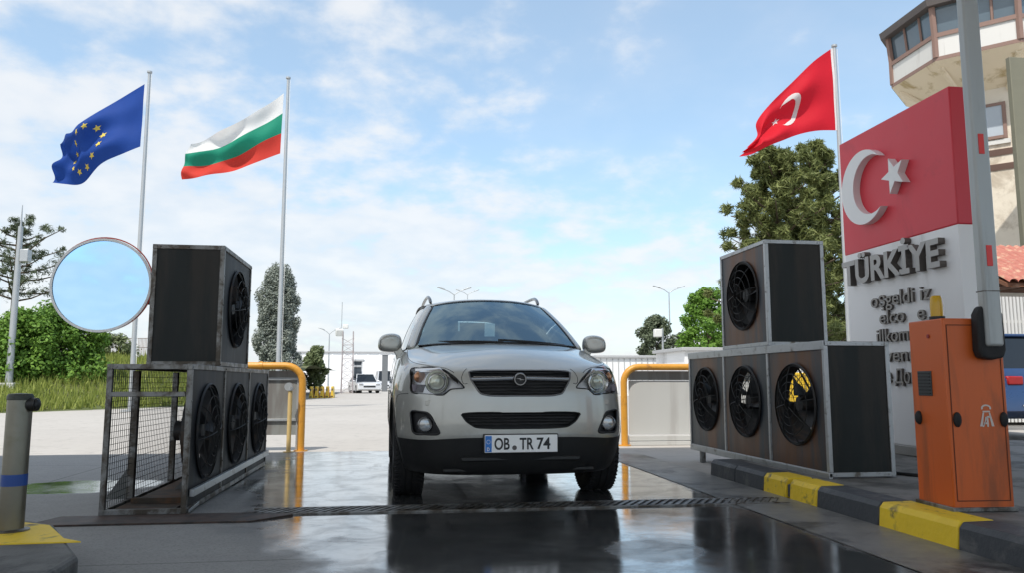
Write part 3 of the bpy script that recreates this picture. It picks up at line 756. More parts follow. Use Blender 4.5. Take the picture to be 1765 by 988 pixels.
# underside
def brow(i): return [bm.verts.new((LV[i][0].co.x*k/5, LV[i][0].co.y, .225)) if k < 5 else LV[i][0] for k in range(6)]
prev = brow(5)
for k in range(5):
    a, b_ = prev[k], prev[k+1]; c, d = LV[k+1][0], LV[k][0]
    vs = [a, d, c, b_] if c is not b_ else [a, d, b_]
    f = bm.faces.new(vs); f.material_index = 2
for i in range(6, 15):
    r_ = brow(i)
    for k in range(5): f = bm.faces.new((prev[k], prev[k+1], r_[k+1], r_[k])); f.material_index = 2
    prev = r_
for k in range(5):
    a, b_ = prev[k], prev[k+1]; c, d = LV[19-k-1][0], LV[19-k][0]
    vs = [a, b_, c, d] if c is not b_ else [a, b_, d]
    f = bm.faces.new(vs); f.material_index = 2
for i in range(NI-1):
    for j, cv in ((0, .5), (2, .55), (3, .35)):
        e = bm.edges.get((LV[i][j], LV[i+1][j]));
        if e: e[cr] = cv
    if i >= 9:
        e = bm.edges.get((LV[i][-1], LV[i+1][-1])); e[cr] = .9
    elif i <= 4:
        e = bm.edges.get((LV[i][-1], LV[i+1][-1])); e[cr] = .35
for k in range(5):
    e = bm.edges.get((HV[-1][k], HV[-1][k+1]));
    if e: e[cr] = .8
g = bm.verts[:]+bm.edges[:]+bm.faces[:]
d_ = bmesh.ops.duplicate(bm, geom=g)['geom']
for e in d_:
    if isinstance(e, bmesh.types.BMVert): e.co.x *= -1
bmesh.ops.reverse_faces(bm, faces=[e for e in d_ if isinstance(e, bmesh.types.BMFace)])
bmesh.ops.remove_doubles(bm, verts=bm.verts[:], dist=1e-4)
bmesh.ops.recalc_face_normals(bm, faces=bm.faces[:])
me = bpy.data.meshes.new('body'); bm.to_mesh(me); bm.free()
def evalmesh(o):
    dg = bpy.context.evaluated_depsgraph_get(); dg.update()
    return bpy.data.meshes.new_from_object(o.evaluated_get(dg))
tmp = finish('body_tmp', me, [M_paint, M_int, M_clad], subd=3, smooth=30)
me2 = evalmesh(tmp); bpy.data.objects.remove(tmp)
bvh = BVHTree.FromPolygons([v.co for v in me2.vertices], [p.vertices[:] for p in me2.polygons])
def surf(x, z, default=None):
    h = bvh.ray_cast(Vector((x, -1, z)), Vector((0, 1, 0)))
    return h[0].y if h[0] is not None else (default if default is not None else .6)
def polygrid(poly, cuts=.02):
    """flat polygon in x,z, cut on a fine grid so that it can follow the body."""
    b = bmesh.new(); f = b.faces.new([b.verts.new((x, 0, z)) for x, z in poly])
    xs = [p[0] for p in poly]; zs = [p[1] for p in poly]
    for a, lo, hi in ((0, min(xs), max(xs)), (2, min(zs), max(zs))):
        k = int((hi-lo)/cuts)
        for i in range(1, k+1):
            co_ = [0, 0, 0]; no = [0, 0, 0]; co_[a] = lo+(hi-lo)*i/(k+1); no[a] = 1
            bmesh.ops.bisect_plane(b, geom=b.verts[:]+b.edges[:]+b.faces[:], plane_co=co_, plane_no=no)
    return b
def smoothpoly(poly, per=5, r=.25):
    """round the corners of a polygon."""
    n = len(poly); out = []
    for i in range(n):
        p = Vector(poly[i]); a = Vector(poly[i-1]); c = Vector(poly[(i+1) % n])
        A = p+(a-p)*r; Cc = p+(c-p)*r
        for k in range(per):
            t_ = k/(per-1); q = (1-t_)**2*A+2*t_*(1-t_)*p+t_*t_*Cc; out.append((q.x, q.y))
    return out
def patch(name, poly, off, material, parent, thick=0):
    b = polygrid(poly)
    for v in b.verts: v.co.y = surf(v.co.x, v.co.z)-off
    m_ = MB(); m_.bm.free(); m_.bm = b
    return m_.build(name, material, parent, smooth=40, thick=thick)
def cutter(poly, depth, ymax=None):
    b = polygrid(poly); F = b.faces[:]
    ex = bmesh.ops.extrude_face_region(b, geom=F)['geom']
    nv = set(e for e in ex if isinstance(e, bmesh.types.BMVert))
    for v in b.verts:
        if v in nv:
            v.co.y = surf(v.co.x, v.co.z)+depth
        else: v.co.y = -.5
    bmesh.ops.recalc_face_normals(b, faces=b.faces[:])
    for f in b.faces: f.material_index = 1
    m_ = bpy.data.meshes.new('cut'); b.to_mesh(m_); b.free()
    for mm in (M_paint, M_int, M_clad): m_.materials.append(mm)
    o = bpy.data.objects.new('cut', m_); COL.objects.link(o); return o
def mir(poly): return [(-x, z) for x, z in poly][::-1]
HLp = smoothpoly([(.785, .992), (.64, 1.000), (.545, .978), (.470, .920), (.405, .845), (.505, .838), (.558, .793), (.785, .806)], 5, .18)
GRp = smoothpoly([(-.378, .972), (-.365, .905), (-.300, .805), (-.22, .790), (.22, .790), (.300, .805), (.365, .905), (.378, .972)], 5, .22)
INp = smoothpoly([(-.445, .674), (-.40, .61), (-.335, .568), (-.2, .560), (.2, .560), (.335, .568), (.40, .61), (.445, .674)], 5, .25)
FGp = smoothpoly([(.785, .682), (.655, .668), (.580, .530), (.60, .517), (.765, .513)], 5, .22)
cuts = [cutter(GRp, .055), cutter(INp, .07)]
for P_ in (HLp, mir(HLp)): cuts.append(cutter(P_, .085))
for P_ in (FGp, mir(FGp)): cuts.append(cutter(P_, .045))
WY = (.93, 3.64); WR = .355
for sx_ in (-1, 1):
    for wy in WY:
        b = MB(); b.mi = 1; b.cyl((sx_*.60, wy, .365), (sx_*1.2, wy, .365), .405, n=48)
        m_ = bpy.data.meshes.new('cut'); b.bm.to_mesh(m_); b.bm.free()
        for mm in (M_paint, M_int, M_clad): m_.materials.append(mm)
        o = bpy.data.objects.new('cut', m_); COL.objects.link(o); cuts.append(o)
bo = finish('body', me2, [], car, smooth=0)
cc = bpy.data.collections.new('cuts')
for c in cuts: cc.objects.link(c)
md = bo.modifiers.new('b', 'BOOLEAN'); md.operation = 'DIFFERENCE'; md.solver = 'EXACT'; md.operand_type = 'COLLECTION'; md.collection = cc; md.use_self = False
car.location, _l = (0, 0, 0), car.location.copy(); car.rotation_euler = (0, 0, 0)
me3 = evalmesh(bo); bo.modifiers.clear(); bo.data = me3
for c in cuts: bpy.data.objects.remove(c)
bpy.data.collections.remove(cc)
car.location = _l; car.rotation_euler = (0, 0, R(1.4))
me3.polygons.foreach_set('use_smooth', [True]*len(me3.polygons)); me3.set_sharp_from_angle(angle=R(32))
print('BODY', len(me3.polygons), len(me3.materials))

def rim_tube(poly, off, r, name, material, parent):
    b = MB(); b.tube([(x, surf(x, z)-off, z) for x, z in poly], r, 8, closed=True); return b.build(name, material, parent, smooth=60)
# --- grille
gr = MB()
for z, h, m_ in ((.915, .036, 0),):
    for k in range(24):
        x0, x1 = -.368+.736*k/24, -.368+.736*(k+1)/24
        lo = 0
    A = [(x, surf(x, z)-.004, z) for x in [-.366+.732*k/30 for k in range(31)]]
rows = []
for dz, dy in ((-.020, .012), (-.016, -.004), (0, -.010), (.014, -.004), (.018, .012)):
    rows.append([(-.362+.724*k/30, surf(-.362+.724*k/30, .918)+dy, .918+dz-.010*abs(-1+2*k/30)) for k in range(31)])
gr.grid(rows); gb = gr.build('grille_bar', M_smoke, car, smooth=50)
b = MB()
rows = []
for dz, dy in ((-.004, -.006), (0, -.0125), (.005, -.009)):
    rows.append([(-.345+.20*k/12, surf(-.345+.20*k/12, .918)+dy, .922+dz) for k in range(13)])
b.grid(rows); b.build('glint_strip', M_chr, gb, smooth=50)  # one-sided chrome strip added to shape a glint on the bar
b = MB()
for z in (.955, .875, .853, .831, .809):
    hw = .365 if z > .9 else .365-(.905-z)*.62
    b.tube([(hw*(-1+2*k/16), surf(hw*(-1+2*k/16)*.98, z)+.025, z) for k in range(17)], .0055, 6)
b.build('grille_slats', M_black, gb, smooth=60)
rim_tube(GRp, .001, .0065, 'grille_frame', M_smoke, gb)
bd = MB(); MY = Matrix.Translation((-.012, surf(0, .912)-.016, .908)) @ Matrix.Rotation(PI/2, 4, 'X')
bd.lathe([(.036, .0), (.045, .004), (.047, .010), (.044, .016), (.037, .016), (.035, .010), (.036, .0)], 36, MY)
bg_ = bd.build('badge', M_smoke, car, smooth=50)
b = MB(); b.lathe([(0, -.004), (.040, -.004)], 30, MY); b.build('badge_back', M_black, bg_)
b = MB(); yb = surf(0, .912)-.030
b.prism([(-.054, .9115), (-.006, .917), (-.010, .9095), (.030, .9045), (-.018, .899), (-.014, .9065)], 'y', yb, yb+.008); b.build('badge_emblem', M_smoke, bg_, bevel=.001)
# --- lower intake slats
b = MB()
for z in (.590, .612, .634, .656):
    hw = .335+(z-.568)*.95
    b.tube([(hw*(-1+2*k/16), surf(hw*(-1+2*k/16)*.98, z)+.035, z) for k in range(17)], .006, 6)
b.build('lower_grille', M_black, car, smooth=60)
rim_tube(INp, .0, .005, 'intake_trim', M_clad, car)
# --- lights
for s in (-1, 1):
    HP = HLp if s > 0 else mir(HLp); FP = FGp if s > 0 else mir(FGp)
    h = patch('headlight', HP, .0015, M_lens, car)
    b = MB(); q = (s*.600, surf(s*.600, .888)+.028, .888)
    MX = Matrix.Translation(q) @ Matrix.Rotation(PI/2, 4, 'X') @ Matrix.Rotation(R(8*s), 4, 'Y')
    b.lathe([(.086, .020), (.082, .024), (.070, .008), (.062, -.002), (.056, .0)], 32, MX); b.build('chrome_ring', M_chr, h, smooth=50)
    b = MB(); b.lathe([(.056, -.012), (.05, .004), (.038, .013), (.02, .018), (0, .02)], 28, MX); b.build('projector_lens', mat('projector lens', (.72, .74, .60), .06, .2, .15, 18, spec=.9), h, smooth=60)
    b = MB()
    b.sph((s*.715, surf(s*.715, .925)+.050, .925), .046, (1, .55, .95)); b.build('indicator', mat('indicator', (.60, .30, .16), .15, .4, .1, 8), h, smooth=60)
    # reflector: inner finish of the lamp
    P2 = [(x*.985+s*.009, .893+(z-.893)*.95) for x, z in HP]
    rf = patch('reflector', P2, -.070, mat('lamp reflector', (.85, .85, .86), .30, .35, .25, 9), h)
    b = MB()
    up_ = [(s*(.44+.06*k), .0, .862+.024*k) for k in range(4)]
    rows = []
    for dz, dy in ((.0, .02), (.022, .028), (.034, .05)):
        rows.append([(s*(.450+.30*k/12), surf(s*(.450+.30*k/12), .93)+dy, min(.874+.30*k/12*.72, .968-.008*k/12)+dz*.8) for k in range(13)])
    b.grid(rows); b.build('chrome_blade', M_chr, h, smooth=50)
    b = MB(); b.prism([(s*.665, .868), (s*.775, .872), (s*.772, .818), (s*.655, .812)], 'y', surf(s*.72, .845)+.03, surf(s*.72, .845)+.055); b.build('side_reflector', mat('violet grey reflector', (.16, .14, .165), .3, .3, .1), h, bevel=.004)
    rim_tube(HP, .0005, .0045, 'lamp_seal', M_black, h)
    f_ = MB(); q = (s*.680, surf(s*.680, .583)+.012, .585); MX = Matrix.Translation(q) @ Matrix.Rotation(PI/2, 4, 'X')
    f_.lathe([(.056, -.004), (.056, .010), (.048, .014), (.043, .004), (.034, -.008)], 28, MX); fo = f_.build('fog_light', M_smoke, car, smooth=50)
    b = MB(); b.lathe([(.045, .002), (.03, .008), (0, .010)], 24, MX); b.build('fog_lens', mat('fog lens', (.50, .50, .49), .12, .5, .2, 22), fo, smooth=60)
    rim_tube(FP, .001, .008, 'fog_trim', M_clad, car)
# --- washer caps and small bumper line
for s in (-1, 1):
    b = MB(); b.box((s*.66, surf(s*.66, .738)-.001, .738), (.05, .006, .034), (0, 0, s*.35)); b.build('washer_cap', M_paint, car, bevel=.003)
# --- seams
def seam(pts, nm, r=.0028, n=30):
    b = MB(); C_ = curve(pts, n); out = []
    for p in C_:
        q = bvh.find_nearest(p); out.append(q[0] + q[1]*-.0006 if q[0] is not None else p)
    b.tube(out, r, 5); return b.build(nm, M_black, car, smooth=0)
for s in (-1, 1):
    seam([(s*.385, .155, .975), (s*.41, .165, .89), (s*.40, .16, .848), (s*.372, .15, .846)], 'seam', n=14)
    seam([(s*.47, .17, .925), (s*.545, .21, .985), (s*.66, .32, 1.008), (s*.745, .47, 1.04), (s*.785, .75, 1.075), (s*.79, 1.05, 1.125), (s*.785, 1.27, 1.17)], 'seam', n=40)
    seam([(s*.78, .36, .80), (s*.85, .46, .80), (s*.89, .55, .78), (s*.905, .57, .70)], 'seam', n=14)
    seam([(s*.905, 1.36, 1.08), (s*.925, 1.36, .8), (s*.92, 1.36, .5)], 'seam', n=14)
    seam([(s*.905, 2.5, 1.1), (s*.925, 2.5, .8), (s*.92, 2.5, .45)], 'seam', n=14)
# --- black wheel arch trim
for s in (-1, 1):
    for wy in WY:
        b = MB(); rows = []
        for rr_, dx in ((.400, -.06), (.402, -.002), (.425, .005), (.445, .001), (.450, -.02)):
            row = []
            for k in range(25):
                a = R(-18)+R(216)*k/24; yy, zz_ = wy+rr_*math.cos(a), .365+rr_*math.sin(a)
                h = bvh.ray_cast(Vector((s*2, wy+.425*math.cos(a), .365+.425*math.sin(a))), Vector((-s, 0, 0)))
                xx = h[0].x if h[0] is not None else s*.9
                if abs(xx) < .7: xx = s*.86
                row.append((xx+s*dx, yy, zz_))
            rows.append(row)
        b.grid(rows); b.build('wheel_arch', M_clad, car, smooth=50)
# --- number plate
yp = surf(0, .455)-.030
pl = MB(); pl.box((-.012, yp, .456), (.522, .010, .122)); plo = pl.build('number_plate', mat('plate white', (.96, .96, .95), .4, 0, .03), car, bevel=.004)
b = MB(); b.box((-.012, yp+.022, .456), (.54, .034, .135)); b.build('plate_holder', M_black, plo, bevel=.006)
b = MB(); b.box((-.012-.261+.0255, yp-.0055, .456), (.046, .002, .112)); b.build('blue_band', mat('plate blue', (.03, .20, .62), .4, 0, .05), plo)
PM = lambda x, z: frame_M((x, yp-.0065, z), (1, 0, 0), (0, 0, 1))
M_ink = mat('plate ink', (.02, .02, .022), .5, 0, .1)
textmesh('lettering', 'OB', .112, .001, M_ink, plo, PM(-.205, .418), width=.108, bold=.0022)
textmesh('lettering', 'TR', .112, .001, M_ink, plo, PM(-.025, .418), width=.100, bold=.0022)
textmesh('lettering', '74', .112, .001, M_ink, plo, PM(.098, .418), width=.098, bold=.0022)
textmesh('lettering', 'D', .034, .001, MATS['emblem white'], plo, frame_M((-.258, yp-.0085, .408), (1, 0, 0), (0, 0, 1)), width=.018, bold=.001)
b = MB()
for k in range(12):
    a = 2*PI*k/12; b.box((-.2475+.013*math.cos(a), yp-.0072, .470+.013*math.sin(a)), (.004, .002, .004), (0, PI/4, 0))
b.build('star_ring', MATS['emblem white'], plo)
b = MB(); b.cyl((-.062, yp-.0075, .428), (-.062, yp-.004, .428), .0165, n=20); b.build('seal', mat('seal', (.10, .09, .09), .5), plo)
# --- lower valance details
b = MB(); b.box((0, .07, .345), (.86, .05, .035)); b.box((0, .16, .262), (1.1, .10, .03)); b.build('skid_bar', M_clad, car, bevel=.01)
# --- wheels
MWX = Matrix.Rotation(PI/2, 4, 'Y')
def wheel(x, y, s):
    T_ = Matrix.Translation((x, y, WR)) @ Matrix.Rotation(s*PI/2, 4, 'Y')      # local +z points outwards
    b = MB(); w2 = .1175
    b.lathe([(.225, -w2+.01), (.25, -w2-.002), (.315, -w2-.003), (.342, -w2+.016), (.353, -w2+.045), (.355, -.03), (.348, -.029), (.348, -.021), (.355, -.02), (.355, .02), (.348, .021), (.348, .029), (.355, .03), (.353, w2-.045), (.342, w2-.016), (.315, w2+.003), (.25, w2+.002), (.225, w2-.01)], 48, T_)
    for k in range(60):
        a = 2*PI*k/60
        for zz_, tw in ((.085, .5), (-.085, -.5)):
            M_ = T_ @ Matrix.Rotation(a, 4, 'Z') @ Matrix.Translation((.350, 0, zz_)) @ Matrix.Rotation(tw, 4, 'X') @ Matrix.Diagonal((.016, .022, .05, 1))
            bmesh.ops.create_cube(b.bm, size=1, matrix=M_)
    w_ = b.build('wheel', M_rub, car, smooth=40)
    b = MB(); b.lathe([(.232, -w2+.02), (.232, w2-.02), (.222, w2-.004), (.212, w2-.02), (.205, -w2+.03)], 40, T_)
    for k in range(5):
        a = 2*PI*k/5
        M_ = T_ @ Matrix.Rotation(a, 4, 'Z') @ Matrix.Translation((.125, 0, w2-.04)) @ Matrix.Diagonal((.20, .055, .03, 1)); bmesh.ops.create_cube(b.bm, size=1, matrix=M_)
    b.lathe([(0, w2-.02), (.035, w2-.022), (.05, w2-.04)], 20, T_); b.build('rim', M_alu, w_, smooth=40)
for s in (-1, 1):
    for wy in WY: wheel(s*.775, wy, s)
b = MB(); b.cyl((-.7, WY[1], .34), (.7, WY[1], .34), .045, n=12); b.cyl((-.7, WY[0], .30), (.7, WY[0], .30), .035, n=12); b.box((0, 2.2, .24), (.35, 2.8, .08)); b.box((0, .9, .23), (.9, .5, .06)); b.cyl((.28, 3.9, .27), (.28, 4.3, .27), .09, n=14); b.build('chassis', M_clad, car)
# --- glasshouse
wsb = [(0, 1.035, 1.212), (.18, 1.05, 1.210), (.36, 1.085, 1.206), (.55, 1.145, 1.200), (.715, 1.23, 1.184)]
wst = [(0, 1.80, 1.655), (.14, 1.81, 1.652), (.28, 1.835, 1.645), (.41, 1.87, 1.632), (.525, 1.925, 1.610)]
def bow(a, b_, n, out=(0, 0, 0)):
    return [Vector(lerp(a, b_, k/(n-1))) + Vector(out)*math.sin(PI*k/(n-1)) for k in range(n)]
rows = coons(wsb, wst, bow(wsb[0], wst[0], 7, (0, -.018, .022)), bow(wsb[-1], wst[-1], 7, (.012, -.006, .012)))
b = MB(); b.grid(rows); b.mirror().weld(); ws = b.build('windscreen', M_ws, car, smooth=60, subd=1)
# black border of the glass
def strip(curveA, curveB, name, material, parent, thick=.01, mirror=True, mid=None, subd=1):
    b = MB(); rs = [curveA]
    if mid: rs.append([ (Vector(p)+Vector(q))/2+Vector(mid) for p, q in zip(curveA, curveB)])
    rs.append(curveB); b.grid(rs)
    if mirror and not any(abs(Vector(p).x) < .01 for p in list(curveA)+list(curveB)):
        b2 = MB(); b2.grid([[Vector((-Vector(p).x, Vector(p).y, Vector(p).z)) for p in r_][::-1] for r_ in rs]); b2.build(name, material, parent, smooth=50, thick=thick, subd=subd)
    elif mirror: b.mirror().weld()
    return b.build(name, material, parent, smooth=50, thick=thick, subd=subd)
edgeL = [r_[-1] for r_ in rows]
e1 = [Vector(p)+Vector((.003, -.004, .004)) for p in edgeL]; e2 = [lerp(p, q, .025) for p, q in zip([r_[-1] for r_ in rows], [r_[0] for r_ in rows])]
e2 = [Vector(p)+Vector((0, -.006, .006)) for p in e2]
strip(e1, e2, 'glass_border', M_black, ws, .004)
tb = [Vector(p)+Vector((0, -.005, .006)) for p in rows[-1]]; tb2 = [Vector(lerp(p, q, .025))+Vector((0, -.005, .006)) for p, q in zip(rows[-1], rows[0])]
strip(tb, tb2, 'glass_border', M_black, ws, .004)
bb1 = [Vector(p)+Vector((0, -.006, .006)) for p in rows[0]]; bb2 = [Vector(lerp(p, q, .03))+Vector((0, -.004, .007)) for p, q in zip(rows[0], rows[-1])]
strip(bb1, bb2, 'glass_border', M_black, ws, .004)
# roof rail line and belt line
rail = [(.525, 1.925, 1.612), (.585, 2.12, 1.632), (.612, 2.5, 1.655), (.622, 3.0, 1.660), (.615, 3.5, 1.645), (.585, 4.02, 1.600)]
railc = curve(rail, 13)
def roof_rows():
    rows = []
    cen = curve([(0, 1.80, 1.660), (0, 2.1, 1.692), (0, 2.6, 1.712), (0, 3.1, 1.710), (0, 3.6, 1.690), (0, 4.12, 1.640)], 13)
    for c, e in zip(cen, railc):
        row = []
        for k in range(8):
            f = k/7; x = e.x*f; zc = c.z-(c.z-e.z)*f**2.6; row.append((x, c.y+(e.y-c.y)*f**2, zc+.006))
        rows.append(row)
    return rows
b = MB(); b.grid(roof_rows()); b.mirror().weld(); b.build('roof', M_paint, car, smooth=60, subd=2, thick=.025)
# A pillar
apo = bow((.800, 1.33, 1.163), (.588, 2.10, 1.628), 7, (.016, -.004, .010)); api = [Vector(p)+Vector((.002, .0, .0)) for p in edgeL]
strip(api, apo, 'pillar', M_paint, car, .03, mid=(.010, -.012, .016), subd=2)
# side glass
belt = curve([(.812, 1.33, 1.165), (.832, 1.9, 1.176), (.836, 2.6, 1.190), (.834, 3.2, 1.205), (.82, 3.75, 1.222)], 9)
topc = curve([(.592, 2.12, 1.625), (.617, 2.55, 1.646), (.624, 3.0, 1.650), (.618, 3.4, 1.642), (.604, 3.72, 1.628)], 9)
belt2 = [Vector(p)-Vector((.02, 0, 0)) for p in belt]; topc2 = [Vector(p)-Vector((.010, 0, 0)) for p in topc]
rows_s = coons(belt2, topc2, bow(belt2[0], topc2[0], 5, (.018, 0, .01)), bow(belt2[-1], topc2[-1], 5, (.018, 0, .01)))
for s in (-1, 1):
    b = MB(); b.grid([[Vector((s*p.x, p.y, p.z)) for p in r_] for r_ in rows_s]); b.build('side_window', M_sg, car, smooth=60, subd=1)
for i in (4, 7):
    A = [Vector(r_[i])+Vector((.004, -.04, 0)) for r_ in rows_s]; B = [Vector(r_[i])+Vector((.004, .04, 0)) for r_ in rows_s]
    strip(A, B, 'pillar', M_black, car, .02)
# window trim line along A pillar (black)
strip([Vector(p)+Vector((-.004, .01, 0)) for p in apo], [Vector(p)+Vector((-.012, .045, -.004)) for p in apo], 'window_trim', M_black, car, .012)
strip([Vector(p)+Vector((.012, 0, -.008)) for p in belt], [Vector(p)+Vector((-.018, 0, .012)) for p in belt], 'window_trim', M_smoke, car, .01)
strip(topc2, [Vector(p)+Vector((.004, 0, .012)) for p in topc], 'window_trim', M_black, car, .012)
# D pillar and rear glass
dA = bow(belt[-1], topc[-1], 5, (.015, 0, .01)); dB = bow((.72, 4.32, 1.225), (.575, 4.06, 1.595), 5, (.015, .02, .01))
strip(dA, dB, 'pillar', M_paint, car, .03, mid=(.03, .03, .0), subd=2)
rgb_ = [(0, 4.44, 1.225), (.24, 4.43, 1.225), (.48, 4.40, 1.225), (.72, 4.32, 1.225)]; rgt = [(0, 4.15, 1.625), (.19, 4.14, 1.62), (.39, 4.11, 1.61), (.575, 4.06, 1.595)]
b = MB(); b.grid(coons(rgb_, rgt, bow(rgb_[0], rgt[0], 4), bow(rgb_[-1], rgt[-1], 4))); b.mirror().weld(); b.build('rear_window', glassmat('rear glass', (.30, .35, .36), .02, .05), car, smooth=60, subd=1)
b = MB(); b.grid([railc[:7], [Vector(p)+Vector((.006, .0, -.02)) for p in railc[:7]]]); b.bm.free()
# roof rails
for s in (-1, 1):
    b = MB()
    b.tube(curve([(s*.535, 2.10, 1.655), (s*.54, 2.20, 1.705), (s*.548, 2.42, 1.742), (s*.55, 3.0, 1.752), (s*.545, 3.5, 1.738), (s*.535, 3.72, 1.70), (s*.53, 3.80, 1.665)], 30), [.012]+[.016]*28+[.012], 10); b.build('roof_rail', M_smoke, car, smooth=60)
# mirrors
for s in (-1, 1):
    b = MB(); ring = []
    prof = [(.822, 1.150), (.822, 1.240), (.835, 1.300), (.90, 1.318), (.985, 1.308), (1.030, 1.270), (1.036, 1.195), (1.020, 1.152), (.93, 1.145)]
    cx_, cz_ = .93, 1.228
    for sc, y in ((.55, 1.345), (.86, 1.362), (1.0, 1.41), (1.0, 1.465), (.95, 1.475)):
        ring.append([(s*(cx_+(x-cx_)*sc), y+(.02 if x < .86 else 0), cz_+(z-cz_)*sc) for x, z in prof]+[(s*(cx_+(prof[0][0]-cx_)*sc), y+.02, cz_+(prof[0][1]-cz_)*sc)])
    V_ = b.grid(ring); b.weld()
    bmesh.ops.holes_fill(b.bm, edges=[e for e in b.bm.edges if e.is_boundary], sides=0)
    mo = b.build('mirror_housing', M_paint, car, smooth=60, subd=2)
    b = MB(); b.prism([(s*.852, 1.20), (s*.915, 1.17), (s*.90, 1.162), (s*.875, 1.12), (s*.865, 1.06), (s*.80, 1.06), (s*.805, 1.14), (s*.838, 1.20)], 'y', 1.40, 1.47); b.build('mirror_arm', M_paint, mo, bevel=.02, seg=3)
    b = MB(); b.box((s*.928, 1.474, 1.23), (.155, .004, .105)); b.build('mirror_glass', mat('mirror glass', (.5, .52, .55), .03, 1), mo, bevel=.02)
# wipers
b = MB()
for x0, x1 in ((-.60, .02), (-.02, .60)):
    pts = []
    for k in range(12):
        x = x0+(x1-x0)*k/11; pts.append((x, 1.02+.26*abs(x/.7)**2+.045*(1-k/11), 1.222-.02*abs(x/.7)**2+.022*(1-k/11)))
    b.tube(pts, .009, 6)
b.build('wipers', M_black, car, smooth=60)
b = MB(); b.grid([[(x, 1.015+.19*(x/.7)**2, 1.219-.022*(x/.7)**2) for x in [-.69+1.38*k/20 for k in range(21)]], [(x, 1.05+.19*(x/.7)**2, 1.226-.022*(x/.7)**2) for x in [-.69+1.38*k/20 for k in range(21)]]]); b.build('cowl_panel', M_black, car, smooth=50, thick=.006)
# interior
b = MB(); b.prism([(1.25, 1.0), (1.25, 1.165), (1.42, 1.175), (1.62, 1.11), (1.66, .95)], 'x', -.70, .70); b.build('dashboard', M_int, car, bevel=.03, seg=3)
def seat(x, y, bench=False):
    wd = 1.2 if bench else .50
    b = MB(); b.box((x, y, 1.08), (wd, .16, .62), (.22, 0, 0)); so_ = b.build('seat', M_seat, car, bevel=.06, seg=3)
    for hx in ((-.4, 0, .4) if bench else (0,)):
        b = MB(); b.box((x+hx, y-.06+.16, 1.455), (.27, .10, .18), (.1, 0, 0)); b.cyl((x+hx-.06, y+.09, 1.30), (x+hx-.06, y+.10, 1.42), .008, n=8); b.cyl((x+hx+.06, y+.09, 1.30), (x+hx+.06, y+.10, 1.42), .008, n=8); b.build('headrest', M_seat, so_, bevel=.035, seg=3)
seat(-.38, 2.25); seat(.38, 2.25); seat(0, 3.1, True)
b = MB(); Mst = Matrix.Translation((.38, 1.78, 1.10)) @ Matrix.Rotation(R(-65), 4, 'X')
b.tube([Mst @ Vector((.185*math.cos(2*PI*k/28), .185*math.sin(2*PI*k/28), 0)) for k in range(28)], .016, 8, closed=True)
for a in (0, PI, 1.5*PI): b.cyl(Mst @ Vector((0, 0, -.02)), Mst @ Vector((.18*math.cos(a), .18*math.sin(a), 0)), .018, n=8)
b.sph(Mst @ Vector((0, 0, -.01)), .06, (1, 1, .6)); b.build('steering_wheel', M_int, car, smooth=50)
b = MB(); b.box((0, 1.93, 1.56), (.25, .03, .07)); b.cyl((0, 1.9, 1.60), (0, 1.89, 1.64), .012, n=8); b.build('rear_view_mirror', M_black, car, bevel=.012)
b = MB(); b.grid([[(x, y, 1.655 - .08*abs(x/.6)**2.5 - (.03 if y > 3.9 else 0)) for x in [-.56+1.12*k/8 for k in range(9)]] for y in (1.98, 2.6, 3.4, 4.0)]); b.build('headliner', mat('headliner', (.22, .22, .21), .9), car, smooth=50)
# ================================================================== FLAGS AND POLES
def pole(x, y, h, label, r0=.075, r1=.045, grp=None):
    t_ = thing('flagpole', label, 'flagpole', (x, y, 0))
    b = MB(); b.tube([(0, 0, 0), (0, 0, h*.3), (0, 0, h*.6), (0, 0, h)], [r0, r0*.9, (r0+r1)/2, r1], 14); b.build('shaft', M_galv, t_, smooth=60)
    b = MB(); b.lathe([(r1*1.1, h-.02), (r1*1.7, h), (r1*1.7, h+.05), (0, h+.08)], 14); b.build('truck', M_galv, t_, smooth=40)
    b = MB(); b.tube([(r0*1.0+.03, -.02, 1.2), (r1+.05, -.02, h*.5), (r1+.02, -.02, h-.05)], .007, 5); b.build('halyard', M_white, t_)
    b = MB(); b.box((0, 0, .02), (.4, .4, .04)); b.build('base_plate', M_galv, t_)
    return t_
pole(-7.978, 25.000, 10.555, 'tall flagpole carrying the blue starry flag')
pole(-3.820, 25.500, 10.796, 'tall flagpole carrying the white green and red flag')
pole(11.566, 19.000, 9.987, 'flagpole carrying the red crescent flag behind the monument sign')
def flagcloth(top, bot, y, ny, amp, ph, nu=44, nv=22, lean=0.0):
    """cloth between a top edge and a bottom edge (hoist -> fly), folds running with the wind."""
    T_, B_ = curve(top, nu), curve(bot, nu)
    rows = []
    for j in range(nv):
        v = j/(nv-1); row = []
        for i in range(nu):
            u = i/(nu-1); p = T_[i].lerp(B_[i], v)
            a = amp*min(1, u*2.2+.05)
            dy = a*(math.sin(ph+u*7.5+v*3.1)+.55*math.sin(ph*2+u*3+v*11.0+.7)+.28*math.sin(u*15-v*8+ph))
            row.append(Vector((p.x, y+dy*1.4, p.z+dy*.10)))
        rows.append(row)
    return rows
def sample(rows, u, v):
    nv, nu = len(rows), len(rows[0]); a = min(max(u, 0), .9999)*(nu-1); c = min(max(v, 0), .9999)*(nv-1)
    i, j = int(a), int(c); a -= i; c -= j
    return rows[j][i].lerp(rows[j][i+1], a).lerp(rows[j+1][i].lerp(rows[j+1][i+1], a), c)
